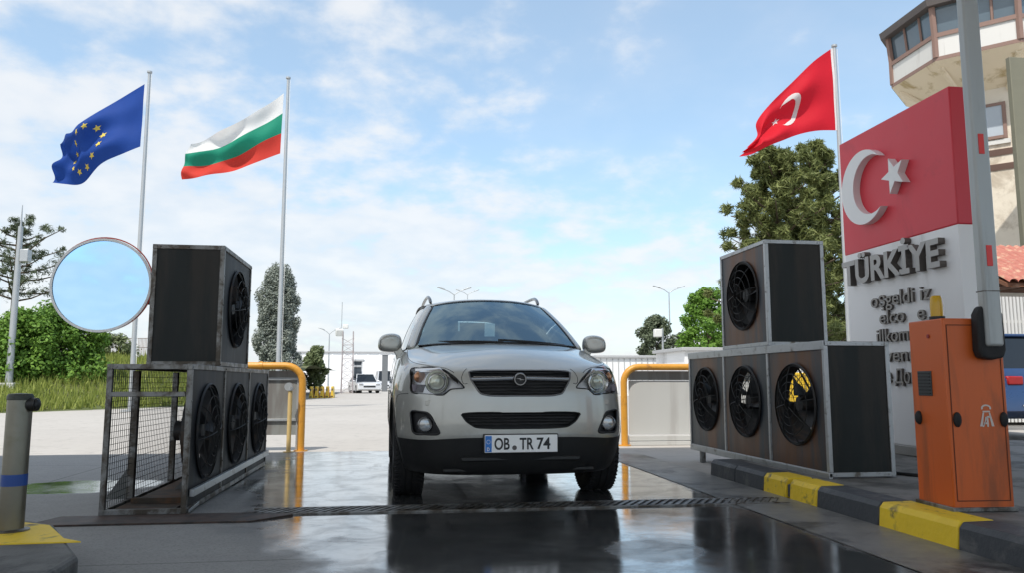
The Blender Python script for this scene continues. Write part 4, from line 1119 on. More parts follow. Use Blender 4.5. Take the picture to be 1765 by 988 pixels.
def clothmat(name, col, tr=.35):
    m, t, b = newmat(name)
    tc = t.n('ShaderNodeTexCoord'); c = t.mix(t.noise(tc.outputs['Object'], 3, 4), tuple(x*.92 for x in col), tuple(min(1, x*1.06) for x in col))
    t.l(c, b.inputs['Base Color']); b.inputs['Roughness'].default_value = .7; b.inputs['Specular IOR Level'].default_value = .2
    q = t.n('ShaderNodeBsdfTranslucent'); t.l(c, q.inputs[0]); ms = t.n('ShaderNodeMixShader'); ms.inputs[0].default_value = tr
    t.l(b.outputs[0], ms.inputs[1]); t.l(q.outputs[0], ms.inputs[2]); t.l(ms.outputs[0], m.node_tree.nodes['Material Output'].inputs[0]); return m
def mark(rows, polyuv, name, material, parent, off=.012):
    """a printed mark following the cloth on both faces."""
    b = MB()
    for sg in (-1, 1):
        fine = bmesh.new(); f = fine.faces.new([fine.verts.new((u, v, 0)) for u, v in polyuv])
        bmesh.ops.triangulate(fine, faces=fine.faces[:]); bmesh.ops.subdivide_edges(fine, edges=fine.edges[:], cuts=2, use_grid_fill=True)
        mp = {}
        for v in fine.verts: mp[v] = b.bm.verts.new(sample(rows, v.co.x, v.co.y)+Vector((0, sg*off, 0)))
        for f in fine.faces:
            try: b.bm.faces.new([mp[v] for v in f.verts])
            except ValueError: pass
        fine.free()
    return b.build(name, material, parent, smooth=60, normals=False)
M_blue = clothmat('flag blue', (.018, .065, .30)); M_gold = clothmat('flag gold', (.80, .62, .12), .2)
M_fw = clothmat('flag white', (.78, .78, .77)); M_fg = clothmat('flag green', (.02, .27, .17)); M_fr = clothmat('flag red', (.62, .055, .04)); M_tr = clothmat('flag crimson', (.66, .018, .035), .4); M_hw = clothmat('hoist white', (.8, .78, .78), .2)
# blue flag with ring of stars
rw = flagcloth([(-8.113, 25.000, 10.187), (-8.843, 25.000, 9.733), (-9.492, 25.000, 9.214), (-9.886, 25.000, 8.787), (-10.016, 25.000, 8.449), (-10.332, 25.000, 8.435), (-10.514, 25.000, 8.170)],
               [(-8.124, 25.000, 8.163), (-8.570, 25.000, 7.922), (-9.145, 25.000, 7.641), (-9.628, 25.000, 7.311), (-9.973, 25.000, 6.970), (-10.232, 25.000, 6.888), (-10.514, 25.000, 6.896)], 25, 0, .20, .4)
b = MB(); b.grid(rw); fl = b.build('flag', M_blue, None, smooth=60, normals=False); tag(fl, 'blue flag with a ring of yellow stars flying from the leftmost pole', 'flag')
for k in range(12):
    a = 2*PI*k/12; cu, cv = .52+.215*math.cos(a), .52+.33*math.sin(a)
    mark(rw, [(cu+.033*q*math.cos(PI*m_/5+PI/2), cv-.056*q*math.sin(PI*m_/5+PI/2)) for m_, q in enumerate([1, .45]*5)], 'star', M_gold, fl)
# white green red flag
rw = flagcloth([(-3.950, 25.500, 10.295), (-4.555, 25.500, 9.752), (-5.261, 25.500, 9.211), (-5.966, 25.500, 8.869), (-6.492, 25.500, 8.653), (-6.785, 25.500, 8.468)],
               [(-3.990, 25.500, 8.260), (-4.581, 25.500, 8.004), (-5.290, 25.500, 7.708), (-5.906, 25.500, 7.494), (-6.430, 25.500, 7.303), (-6.975, 25.500, 7.283)], 25.5, 0, .17, 1.9)
b = MB()
for k in range(3):
    b.mi = k; b.grid(rw[k*7:k*7+8] if k < 2 else rw[14:])
b.weld(1e-5); fl = b.build('flag', [M_fw, M_fg, M_fr], None, smooth=60, normals=False); tag(fl, 'white green and red striped flag flying from the second pole', 'flag')
# red flag with crescent and star
rw = flagcloth([(11.531, 19.000, 9.969), (10.900, 19.000, 9.502), (10.287, 19.000, 8.895), (9.683, 19.000, 8.282), (9.370, 19.000, 7.834), (9.255, 19.000, 7.400), (8.802, 19.000, 6.969)],
               [(11.542, 19.000, 7.632), (10.973, 19.000, 7.606), (10.437, 19.000, 7.485), (9.884, 19.000, 7.253), (9.436, 19.000, 7.059), (9.138, 19.000, 6.905), (8.829, 19.000, 6.845)], 19, 0, .14, 3.1)
b = MB(); b.grid(rw); fl = b.build('flag', M_tr, None, smooth=60, normals=False); tag(fl, 'red flag with white crescent and star flying above the monument sign', 'flag')
P1, P2 = crescent(.37, .50, .20, .425, .162, 18)
mark(rw, [(.37+(u-.37)*.42, .47+(v-.5)*1.40) for u, v in P1+P2[1:-1]], 'crescent', M_fw, fl)
mark(rw, [(.465+(u-.53)*.5, .5+(v-.5)*1.0) for u, v in star(.53, .50, .07)], 'star', M_fw, fl)
b = MB(); b.grid([[p+Vector((0, d, 0)) for p in (r_[0], r_[0].lerp(r_[1], .9))] for r_ in rw for d in (-.008,)]); b.grid([[r_[0]+Vector((0, .008, 0)), r_[0].lerp(r_[1], .9)+Vector((0, .008, 0))] for r_ in rw]); b.build('hoist_band', M_hw, fl, smooth=0)

# ================================================================== GRASS BANK
def bankz(x, y):
    e = min(1, max(0, (y-(22.5+.9*math.sin(x*.35)+max(0, x+11.5)*1.9))/11)); e = e*e*(3-2*e)
    return 1.75*e + .05*math.sin(x*1.3+y*.7)*e
xs = [-60+i*1.0 for i in range(56)]; yv = [20+j*.8 for j in range(58)]
M_turf = mat('turf', (.085, .105, .03), .9, 0, .3, 1.2, dirt=(.13, .13, .05), dscale=.8, damt=.5, bump=.6, bscale=14)
b = MB(); b.grid([[(x, y, bankz(x, y)+(.01 if bankz(x, y) > .02 else -.05)) for x in xs] for y in yv]); struct(b.build('grass_bank', M_turf, smooth=60))
gr = random.Random(3); V = []; F = []
for _ in range(52000):
    x = gr.uniform(-24, -7.2); y = 21+gr.random()**1.5*18; zb = bankz(x, y)
    if zb < .02: continue
    h = gr.uniform(.14, .40)*(1.5 if gr.random() < .12 else 1); a = gr.random()*2*PI; w_ = .018+.012*gr.random(); dx, dy = math.cos(a)*w_, math.sin(a)*w_; lx, ly = gr.gauss(0, .08), gr.gauss(0, .08)
    i = len(V); V += [(x-dx, y-dy, zb), (x+dx, y+dy, zb), (x+lx, y+ly, zb+h)]; F.append((i, i+1, i+2))
me = bpy.data.meshes.new('grass'); me.from_pydata(V, [], F)
gobj = finish('grass', me, leafmat('grass blades', (.13, .19, .03), (.40, .43, .11), .3), smooth=0); tag(gobj, 'long green and straw coloured grass covering the bank on the left', 'grass', kind='stuff')

# ================================================================== TREES
def tree_trunk(t_, pts, r0, r1, limbs):
    b = MB(); n = len(pts); b.tube(pts, [r0+(r1-r0)*i/(n-1) for i in range(n)], 9)
    for a, c, r in limbs:
        m_ = (Vector(a)+Vector(c))/2+Vector((0, 0, -.1)); b.tube([a, m_, c], [r, r*.7, r*.35], 6)
    return b.build('trunk', M_bark, t_, smooth=60)
def broad(name, label, cat, loc, rx, h, base, seed, m_, n, size, group=None, asp=.6, nc=26, up=.4, topw=.55):
    t_ = thing(name, label, cat, loc, 0, group); r = random.Random(seed); cl = []; li = []
    for i in range(nc):
        q = (i+.5)/nc; z_ = base+(h-base)*q; w_ = rx*math.sin(PI*min(1, (.16+q*.84)))**topw*(1-.25*q)
        a = i*2.4+r.random()*.8; rr_ = w_*r.uniform(.35, .95); cr_ = rx*r.uniform(.22, .40)
        c = (math.cos(a)*rr_, math.sin(a)*rr_*.9, min(z_, h-cr_*.6)); cl.append((c, (cr_, cr_, cr_*.85), int(n/nc)))
        if i % 2 == 0 and q < .8: li.append(((0, 0, max(.2, z_*.6)), c, .02+.02*rx))
    leaves('crown', cl, m_, t_, size, asp, seed, up=up)
    tree_trunk(t_, [(0, 0, -.1), (.03*h, .02, h*.35), (-.02*h, 0, h*.8)], .03*h+.03, .02, li); return t_
L_bush = leafmat('bush leaves', (.04, .11, .016), (.22, .38, .06)); L_bri = leafmat('bright leaves', (.07, .17, .02), (.22, .38, .07), .4)
L_pine = leafmat('pine needles', (.055, .082, .026), (.28, .31, .11), .3); L_con = leafmat('hazed conifer', (.15, .18, .155), (.34, .37, .32), .25)  # conifer greyed and lightened, haze mixed into its leaf colour
L_dk = leafmat('dull leaves', (.055, .08, .045), (.17, .20, .12), .25); L_olive = leafmat('olive leaves', (.07, .10, .04), (.23, .27, .13), .25)
def pine(label, loc, h, rx, seed, m_, n, base=.2, nb=46, nl=.17, tip=.9):
    t_ = thing('pine_tree', label, 'pine tree', loc); r = random.Random(seed); cl = []; li = []
    for i in range(nb):
        q = ((i+.5)/nb); z_ = h*(base+(1-base)*q); L_ = rx*(1-q**2.2)**.75*r.uniform(.55, 1.28)+.15
        a = i*2.399+r.gauss(0, .25); d = Vector((math.cos(a), math.sin(a), r.uniform(.05, .45)))
        k = max(2, int(L_/.42))
        for j in range(1, k+1):
            f = j/k; p = Vector((0, 0, z_))+d*L_*f+Vector((r.gauss(0, .12), r.gauss(0, .12), r.gauss(0, .10)+.18*f*f))
            s_ = r.uniform(.19, .38)*(1.15-.35*f); cl.append((p, (s_, s_, s_*.85), int(n/nb/k)))
        li.append(((0, 0, z_-.1), tuple(Vector((0, 0, z_))+d*L_*.95), .05))
    cl.append(((0, 0, h*.97), (.15, .15, .4), 90))
    leaves('crown', cl, m_, t_, nl, .16, seed, up=.7, shell=.25, jit=.9)
    tree_trunk(t_, [(0, 0, -.1), (.05, .03, h*.4), (0, 0, h*.97)], .02*h+.04, .03, li); return t_
broad('bush', 'dense dark green bush on the grass bank left of the round disc', 'bush', (-12.18, 30, bankz(-12.18, 30)-.2), 1.85, 2.72, .0, 4, L_bush, 22000, .13, nc=40)
broad('bush', 'lighter green bush behind the lightning mast at the far left', 'bush', (-12.98, 29, bankz(-12.98, 29)-.2), 1.5, 2.64, .0, 9, L_bush, 14000, .13, nc=30)
broad('bush', 'low yellow green bush under the mesh fence on the bank', 'bush', (-12.19, 35, 1.4), 1.3, 1.5, .0, 19, L_olive, 5000, .12, nc=16)
pine('sparse pine with horizontal branches at the far left edge', (-18.35, 40, 1.6), 6.85, 2.6, 21, L_dk, 9000, .45, 30, .22)
broad('round_tree', 'small round green tree beside the conifer and the yellow barriers', 'tree', (-5.76, 55, 0), 1.0, 3.27, .4, 31, L_olive, 16000, .16, nc=34)
broad('dark_tree', 'dull dark green tree far behind the right pipe hoop', 'tree', (18.34, 55, 0), 1.75, 5.61, .8, 41, L_dk, 14000, .20, nc=30)
broad('dark_tree', 'smaller dull tree between the two street lamps and the bright tree', 'tree', (18.50, 50, 0), 1.0, 4.08, .6, 43, L_dk, 4000, .20, nc=18)
broad('bright_tree', 'bright yellow green leafy tree left of the upper right fan cabinet', 'tree', (17.02, 42, 0), 1.9, 6.11, .8, 47, L_bri, 14000, .20, nc=34)
pine('big bushy pine behind the upper right fan cabinet', (12.79, 25, 0), 8.65, 2.05, 51, L_pine, 70000, .16, 92, .28)
pine('second pine close behind the monument sign', (15.46, 27, 0), 9.67, 2.0, 53, L_pine, 46000, .2, 72, .28)
# tall columnar conifer: many upright sprays in a narrow cone
tC = thing('conifer', 'tall narrow conifer with haze in its grey green colour behind the left pipe hoop', 'conifer', (-6.061, 40.000, 0)); r = random.Random(11); cl = []; Hc = 6.75
for i in range(120):
    q = (i+.5)/120; z_ = .25+(Hc-.5)*q; w_ = 1.30*(1-.42*q)*(1-max(0, q-.82)/.18*.60)
    a = i*2.399; rr_ = w_*r.uniform(.55, .98); s_ = r.uniform(.20, .36); cl.append(((math.cos(a)*rr_, math.sin(a)*rr_, z_), (s_, s_, s_*1.35), 420))
for i in range(14): cl.append(((0, 0, .5+i*.45), (.7, .7, .45), 420))
leaves('crown', cl, L_con, tC, .13, .45, 5, up=.5)
tree_trunk(tC, [(0, 0, -.1), (0, 0, 3), (0, 0, 6)], .14, .03, [])

# ================================================================== LEFT SIDE: POLE, FENCE
t_ = thing('lightning_mast', 'tall slim grey lightning mast with small box at the far left', 'mast', (-12.751, 28.000, 0.788)[:2]+(bankz(*(-12.751, 28.000, 0.788)[:2]),))
zt = (-13.077, 28.000, 6.848)[2]-bankz(*(-12.751, 28.000, 0.788)[:2]); zc_ = (-12.971, 28.000, 5.106)[2]-bankz(*(-12.751, 28.000, 0.788)[:2])
b = MB(); b.tube([(0, 0, -.2), (0, 0, zc_-.8), (0, 0, zc_+1.0)], [.115, .095, .075], 12); b.tube([(0, 0, zc_+1.0), (0, 0, zt)], [.035, .012], 8); b.build('shaft', M_galv, t_, smooth=60)
b = MB(); b.box((.22, 0, zc_), (.26, .3, .42)); b.box((.10, 0, zc_+.1), (.2, .05, .04)); b.build('box', M_galv, t_, bevel=.02)
b = MB(); b.box((0, 0, .05), (.5, .5, .25)); b.build('base_plate', mat('concrete base', (.5, .5, .48), .8), t_, bevel=.02)
t_ = thing('mesh_fence', 'thin brown metal mesh fence on top of the grass bank', 'fence', (0, 0, 0))
b = MB(); p0, p1 = Vector((-14.109, 36.000, 2.708)), Vector((-11.352, 38.000, 2.862)); zb = .9+.06*36*.0
for k in range(60):
    p = p0.lerp(p1, k/59); b.box((p.x, p.y, p.z/2+.9), (.018, .018, p.z-1.8))
for f in (0, .35, .7): 
    q0, q1 = p0-Vector((0, 0, f*1.2)), p1-Vector((0, 0, f*1.2)); b.tube([q0, q1], .014, 5)
M_fe = mat('fence brown', (.30, .22, .18), .6, .2); b.build('mesh_panel', M_fe, t_)
for f in (0, .33, .66, 1):
    p = p0.lerp(p1, f); b = MB(); b.box((p.x, p.y, p.z/2+.7), (.05, .05, p.z-1.3)); b.build('fence_post', M_fe, t_)

# ================================================================== FAR BUILDINGS, MASTS, LAMPS
M_far = mat('hazed white wall', (.80, .81, .82), .8, 0, .04, .6, dirt=(.5, .5, .5), dscale=.3, damt=.3)  # whitened so that distance haze sits in the wall colour
M_far2 = mat('far grey wall', (.42, .43, .44), .8, 0, .06, .6)
M_win = mat('far window', (.06, .075, .09), .15, 0, .2, 2)
def block(name, label, px0, px1, ptop, Y, depth=6, m_=M_far, wins=(), roof=True): pass
t_ = thing('far_hall', 'long white hall wall across the far end of the yard', 'building', (-6.06, 95, 0)); W_, H_ = 16.35, 4.26
b = MB(); b.box((0, 8/2, H_/2), (W_, 8, H_)); b.build('wall', M_far, t_)
b = MB(); b.box((0, 8/2, H_+.08), (W_+.3, 8+.3, .16)); b.build('roof', M_far2, t_, bevel=.02)
b = MB()
for k in range(12): b.box((-W_/2+.8+k*W_/12, -.02, H_*.5), (.16, .05, H_*.96))
b.build('wall_ribs', M_far, t_)

t_ = thing('gate_booth', 'narrow dark glazed booth beside the lattice mast', 'building', (-3.30, 62, 0)); W_, H_ = 0.62, 2.42
b = MB(); b.box((0, 1/2, H_/2), (W_, 1, H_)); b.build('wall', M_win, t_)
b = MB(); b.box((0, 1/2, H_+.08), (W_+.3, 1+.3, .16)); b.build('roof', M_far2, t_, bevel=.02)
b = MB(); b.box((0, -.03, H_*.85), (W_+.05, .06, .15)); b.box((0, -.03, H_*.45), (W_+.05, .06, .1)); b.box((-W_/2, -.02, H_/2), (.08, .06, H_)); b.box((W_/2, -.02, H_/2), (.08, .06, H_)); b.build('frame', M_far2, t_)
t_ = thing('far_shed', 'pale low shed wall behind the right pipe hoop', 'building', (15.22, 48, 0)); W_, H_ = 6.07, 2.36
b = MB(); b.box((0, 5/2, H_/2), (W_, 5, H_)); b.build('wall', M_far, t_)
b = MB(); b.box((0, 5/2, H_+.08), (W_+.3, 5+.3, .16)); b.build('roof', M_far2, t_, bevel=.02)
b = MB()
for k in range(16): b.box((-W_/2+.2+k*W_/16, -.02, H_*.5), (.05, .05, H_*.96))
b.build('wall_ribs', M_far2, t_)
t_ = thing('white_shed', 'white flat roofed shed between the bright tree and the right fans', 'building', (13.79, 34, 0)); W_, H_ = 2.26, 2.26
b = MB(); b.box((0, 4/2, H_/2), (W_, 4, H_)); b.build('wall', M_far, t_)
b = MB(); b.box((0, 4/2, H_+.08), (W_+.3, 4+.3, .16)); b.build('roof', M_far2, t_, bevel=.02)
b = MB(); b.box((0, -.02, H_*.45), (W_*.5, .05, H_*.5)); wf = b.build('window', M_far2, t_)
b = MB(); b.box((0, -.05, H_*.45), (W_*.44, .02, H_*.42)); b.build('pane', M_win, wf)
t_ = thing('white_shed', 'white wall with pale coping seen behind the right fans beside the monument', 'building', (12.97, 21, 0)); W_, H_ = 1.98, 1.86
b = MB(); b.box((0, 3/2, H_/2), (W_, 3, H_)); b.build('wall', M_far, t_)
b = MB(); b.box((0, 3/2, H_+.08), (W_+.3, 3+.3, .16)); b.build('roof', M_far2, t_, bevel=.02)
b = MB(); b.box((0, -.03, H_-.18), (W_, .06, .10)); b.build('coping', M_far2, t_)
t_ = thing('gate_post', 'dark grey gate post at the far right end of the hall', 'post', (-1.38, 70, 0))
b = MB(); b.box((0, 0, 3.18/2), (.5, .4, 3.18)); b.build('post', mat('post grey', (.16, .17, .18), .7), t_)
b = MB(); b.box((0, 0, 3.18+.05), (.6, .5, .1)); b.build('post_cap', M_far2, t_)
def street_lamp(label, loc, h, group, span=1.35):
    t_ = thing('street_lamp', label, 'street lamp', loc, 0, group)
    b = MB(); b.tube([(0, 0, 0), (0, 0, h)], [.11, .055], 10)
    for s in (-1, 1): b.tube([(0, 0, h-.05), (s*span*.35, 0, h+.28), (s*span*.75, 0, h+.50)], .04, 7)
    b.build('pole', M_galv, t_, smooth=60)
    for s in (-1, 1):
        b = MB(); b.box((s*span*.95, 0, h+.60), (.75, .28, .11), (0, -s*.32, 0)); b.build('lamp_head', M_galv, t_, bevel=.03)
    return t_
street_lamp('distant double arm street lamp above the car roof', (4.97, 75, 0), 9.20, 'double arm street lamps in the yard')
street_lamp('distant double arm street lamp right of the car', (26.47, 75, 0), 9.72, 'double arm street lamps in the yard')
street_lamp('faint small double arm street lamp beyond the conifer', (-8.45, 95, 0), 6.48, 'double arm street lamps in the yard', 1.0)
street_lamp('faintest double arm street lamp just right of the one above the car roof', (9.18, 110, 0), 13.08, 'double arm street lamps in the yard')
t_ = thing('camera_post', 'slim post with white camera box in front of the dark tree', 'camera post', (15.51, 46, 0))
b = MB(); b.tube([(.25, 0, 0), (.25, 0, 4.12)], .06, 8); b.build('pole', M_galv, t_)
b = MB(); b.box((-.05, 0, 3.81), (.45, .4, .48)); b.box((.15, 0, 3.81), (.25, .08, .08)); b.build('camera_box', M_white, t_, bevel=.04)
# lattice mast with cameras
t_ = thing('lattice_mast', 'thin lattice mast with white floodlights in front of the far wall', 'mast', (-3.953, 60.000, 0.474)[:2]+(0,)); hm = (-4.056, 60.000, 4.626)[2]
b = MB()
for dx, dy in ((-.42, -.3), (.42, -.3), (.42, .3), (-.42, .3)): b.tube([(dx, dy, 0), (dx*.9, dy*.9, hm)], .035, 5)
k = 0; z_ = .1
while z_ < hm-.6:
    for (a, c) in (((-.42, -.3), (.42, -.3)), ((.42, -.3), (.42, .3)), ((.42, .3), (-.42, .3)), ((-.42, .3), (-.42, -.3))):
        A, B = (a, c) if k % 2 else (c, a); b.tube([(*A, z_), (*B, z_+.5)], .02, 4); b.tube([(*A, z_), (*B, z_)], .018, 4)
    z_ += .5; k += 1
b.build('lattice', mat('mast grey pink', (.45, .40, .40), .6, .2), t_)
b = MB(); b.box((-.65, -.1, hm-.1), (.55, .4, .5), (.3, 0, .2)); b.box((-.2, -.1, hm+.35), (.4, .3, .3)); b.build('floodlight', M_white, t_, bevel=.04)
b = MB(); b.tube([(-.5, 0, hm), (-.5, 0, hm+2.2)], .025, 5); b.build('antenna', M_galv, t_)
# yellow barriers
for k in range(5):
    p = ((-4.66+k*.24), 43+k*.4, 0); t_ = thing('yellow_barrier', ['yellow plastic barrier nearest the conifer in the far row', 'second yellow barrier from the conifer in the far row', 'middle yellow barrier of the far row beside the yard', 'fourth yellow barrier from the conifer in the far row', 'yellow barrier at the yard end of the far row'][k], 'barrier', (p[0], p[1], 0), 0, 'yellow barriers in the yard')
    b = MB(); b.prism([(-.10, 0), (.10, 0), (.09, .12), (.055, .30), (.05, .62), (-.05, .62), (-.055, .30), (-.09, .12)], 'y', -.5, .5); b.build('barrier_body', mat('barrier yellow', (.75, .50, .05), .5, 0, .1), t_, bevel=.02)
    b = MB(); b.box((0, -.503, .45), (.07, .006, .12)); b.box((0, -.503, .08), (.12, .006, .06)); b.build('slot', M_alud, t_)

# ================================================================== OTHER VEHICLES
def simple_car(label, loc, rz, col, group=None, L=4.3, W=1.74, Hh=1.46, suv=False, trim=False):
    t_ = thing('parked_car', label, 'car', loc, rz, group)
    paint = mat('car paint %.2f %.2f %.2f' % col, col, .28, .2, .03, 3, coat=1, rvar=.02)
    s = L/4.3; hb_ = .92 if suv else .84
    prof = [(0, .30), (.02, .62), (.12, .70), (1.05, hb_), (1.15, hb_+.02), (3.55, hb_+.04), (4.15, hb_+.02), (4.28, .78), (4.3, .32), (4.1, .20), (.2, .20)]
    b = MB(); stations = ((-1, .86), (-.93, .97), (-.6, 1), (0, 1), (.6, 1), (.93, .97), (1, .86))
    for (u0, k0), (u1, k1) in zip(stations, stations[1:]):
        A = [(u0*W/2, 2.15*s+(y-2.15)*s*(k0*.04+.96), .20+(z_-.20)*(.90+.10*k0)) for y, z_ in prof]; B = [(u1*W/2, 2.15*s+(y-2.15)*s*(k1*.04+.96), .20+(z_-.20)*(.90+.10*k1)) for y, z_ in prof]
        n = len(prof); VA = [b.bm.verts.new(p) for p in A]; VB = [b.bm.verts.new(p) for p in B]
        for i in range(n): b.bm.faces.new((VA[i], VA[(i+1) % n], VB[(i+1) % n], VB[i]))
        if u0 == -1: b.bm.faces.new(VA)
        if u1 == 1: b.bm.faces.new(VB)
    b.weld(1e-4); b.build('body', paint, t_, smooth=40)
    gp = [(1.08, hb_), (1.75, Hh-.06), (3.0 if not suv else 3.5, Hh-.05), (3.85, hb_+.02)]; b = MB()
    def gh(kx, kz=1): return None
    A = [(y*s, z_) for y, z_ in gp]
    wb, wt = W/2-.08, W/2-.24
    V_ = [[b.bm.verts.new(((sg*(wb if z_ < hb_+.1 else wt)), y, z_)) for y, z_ in A] for sg in (-1, 1)]
    n = len(A)
    for i in range(n): b.bm.faces.new((V_[0][i], V_[0][(i+1) % n], V_[1][(i+1) % n], V_[1][i]))
    b.bm.faces.new(V_[0]); b.bm.faces.new(V_[1]); b.build('windows', mat('car window', (.012, .016, .02), .06, 0, .1), t_, smooth=0, bevel=.02)
    b = MB(); y0, y1 = A[1][0], A[2][0]
    b.box((0, (y0+y1)/2, Hh-.03), (2*wt+.03, y1-y0+.08, .055)); b.build('roof', paint, t_, bevel=.025, seg=3)
    b = MB()
    for sg in (-1, 1):
        for i, j in ((0, 1), (3, 2)):
            b.tube([(sg*(wb+.002), A[i][0], A[i][1]), (sg*(wt+.004), A[j][0], A[j][1])], .035, 6)
        ym = (A[1][0]+A[2][0])/2; b.tube([(sg*(wb+.004), ym, hb_), (sg*(wt+.006), ym, Hh-.05)], .035, 6)
    b.build('pillar', paint, t_, smooth=60)
    for sg in (-1, 1):
        for y in (.85*s, 3.45*s):
            T_ = Matrix.Translation((sg*(W/2-.10), y, .31)) @ Matrix.Rotation(sg*PI/2, 4, 'Y'); b = MB(); b.lathe([(.2, -.1), (.30, -.1), (.315, -.07), (.315, .07), (.30, .103), (.2, .105)], 24, T_); w_ = b.build('wheel', M_rub, t_, smooth=40)
            b = MB(); b.lathe([(.205, .09), (.19, .107), (.06, .095), (0, .10)], 20, T_); b.build('rim', M_alu, w_, smooth=40)
        b = MB(); b.box((sg*(W/2-.24), .035, .66), (.32, .10, .11)); b.build('headlight', M_chr, t_, bevel=.03)
        b = MB(); b.box((sg*(W/2-.20), 4.26*s, .76), (.26, .08, .13)); b.build('tail_light', mat('tail red', (.35, .01, .01), .2), t_, bevel=.02)
        b = MB(); b.sph((sg*(W/2+.07), 1.32*s, hb_+.08), .10, (1, .6, .75)); b.build('wing_mirror', paint, t_, smooth=60)
    b = MB(); b.box((0, .012, .50), (.9, .05, .12)); b.build('grille', M_black, t_, bevel=.02)
    if trim:
        b = MB()
        for sg in (-1, 1):
            for z_ in (.40, .66, hb_+.035): b.box((sg*(W/2+.004), 2.2*s, z_), (.018, 3.5*s, .022))
        b.box((0, 4.30*s, .40), (1.3, .02, .022)); b.build('trim_strip', M_chr, t_)
    return t_
simple_car('white saloon parked far away beside the lattice mast', (-2.282, 60.000, -0.000)[:2]+(0,), R(14), (.70, .71, .72))
simple_car('white van like car parked behind the far white saloon', (-1.183, 74.000, 0.158)[:2]+(0,), R(8), (.66, .67, .69), Hh=1.9, suv=True)
simple_car('dark blue car parked behind the barrier gate at the right edge', (9.60, 14.95, .149), R(180), (.012, .045, .14), L=4.6, W=1.85, Hh=1.50, suv=True, trim=True)

# ================================================================== CONTROL TOWER
M_tw = mat('tower white panel', (.64, .63, .60), .6, 0, .05, 1.5, dirt=(.45, .43, .40), dscale=1.4, damt=.3, streak=True)
M_tc = mat('tower cream stone', (.70, .63, .52), .75, 0, .10, 1.2, dirt=(.48, .41, .32), dscale=1.0, damt=.45, bump=.3, bscale=8)
M_tb = mat('tower brown trim', (.24, .15, .12), .6, 0, .1, 3)
M_sof = mat('tower soffit', (.74, .64, .48), .8, 0, .06, 1, dirt=(.42, .32, .16), dscale=1.2, damt=.4)
M_tg = mat('tower glass', (.10, .14, .17), .05, .0, .2, .8, spec=.9)
M_tblind = mat('tower blind', (.42, .47, .52), .5, 0, .08, 1.5)
cxT, cyT = 24.79, 29.09; RT = 3.81
t_ = thing('control_tower', 'cream control tower with glazed octagonal top behind the monument sign', 'control tower', (cxT, cyT, 0))
def octa(R_, a0=R(-138-22.5+22.5)): pass
A0 = math.atan2(27.686-cyT, 21.243-cxT)      # direction of the corner nearest the sign
def oc(R_, k): a = A0+k*PI/4; return (R_*math.cos(a), R_*math.sin(a))
def ring_(b, R0, z0, R1, z1):
    for k in range(8):
        p, q = oc(R0, k), oc(R0, k+1); r_, s_ = oc(R1, k), oc(R1, k+1); b.poly([(*p, z0), (*q, z0), (*s_, z1), (*r_, z1)])
zb0, zb1, zw1 = 13.94, 14.95, 16.05
b = MB(); ring_(b, RT, zb0, RT, zb1-.16); b.weld(); b.build('parapet_panel', M_tw, t_, smooth=0)
b = MB(); ring_(b, RT+.04, zb0-.14, RT+.04, zb0+.02); ring_(b, RT+.06, zb1-.18, RT+.06, zb1); ring_(b, RT+.06, zb1, RT-.1, zb1); ring_(b, RT+.04, zb0+.02, RT, zb0+.02); b.build('trim_band', M_tb, t_, smooth=0)
b = MB(); ring_(b, RT+.03, zb0-.14, 2.1, 12.7); b.build('soffit', M_sof, t_, smooth=0)
b = MB(); ring_(b, RT-.12, zb1, RT-.02, zw1); b.build('glazing', M_tg, t_, smooth=0)
for k in range(8):
    b = MB(); p = oc(RT-.03, k); q = oc(RT+.05, k); b.tube([(*p, zb0), (*p, zb1), (*q, zw1)], .13, 6); b.build('corner_post', M_tb, t_, smooth=40)
    for f in (.36, .70):
        b = MB(); m0 = lerp(oc(RT-.09, k), oc(RT-.09, k+1), f); m1 = lerp(oc(RT+.01, k), oc(RT+.01, k+1), f); b.tube([(*m0, zb1), (*m1, zw1)], .06, 5)
        b.build('mullion', M_tb, t_, smooth=40)
b = MB()
for k in range(8):
    for f0, f1 in ((.05, .34), (.38, .68), (.72, .95)):
        if (k*3+int(f0*10)) % 4 == 1: continue
        a, c = oc(RT-.35, k), oc(RT-.35, k+1); p, q = lerp(a, c, f0), lerp(a, c, f1); b.poly([(*p, zb1+.35), (*q, zb1+.35), (*q, zw1-.1), (*p, zw1-.1)])
b.build('blinds', M_tblind, t_, smooth=0)
b = MB(); ring_(b, RT-.6, zb1+.05, 0.01, zb1+.05); b.build('cab_deck', M_tb, t_, smooth=0)
b = MB(); ring_(b, RT+.36, zw1, RT+.42, zw1+.28); ring_(b, RT+.36, zw1, RT-.2, zw1); ring_(b, RT+.42, zw1+.28, .02, zw1+.9); b.build('roof', mat('tower roof', (.10, .085, .08), .6), t_, smooth=0)
b = MB(); ring_(b, 2.1, 0, 2.1, 12.8); b.build('shaft', M_tc, t_, smooth=0)
b = MB()
for z0 in (9.45, 10.05): ring_(b, 2.13, z0-.13, 2.25, z0+.10); ring_(b, 2.25, z0+.10, 2.1, z0+.14)
b.build('ledge', M_tb, t_, smooth=0)
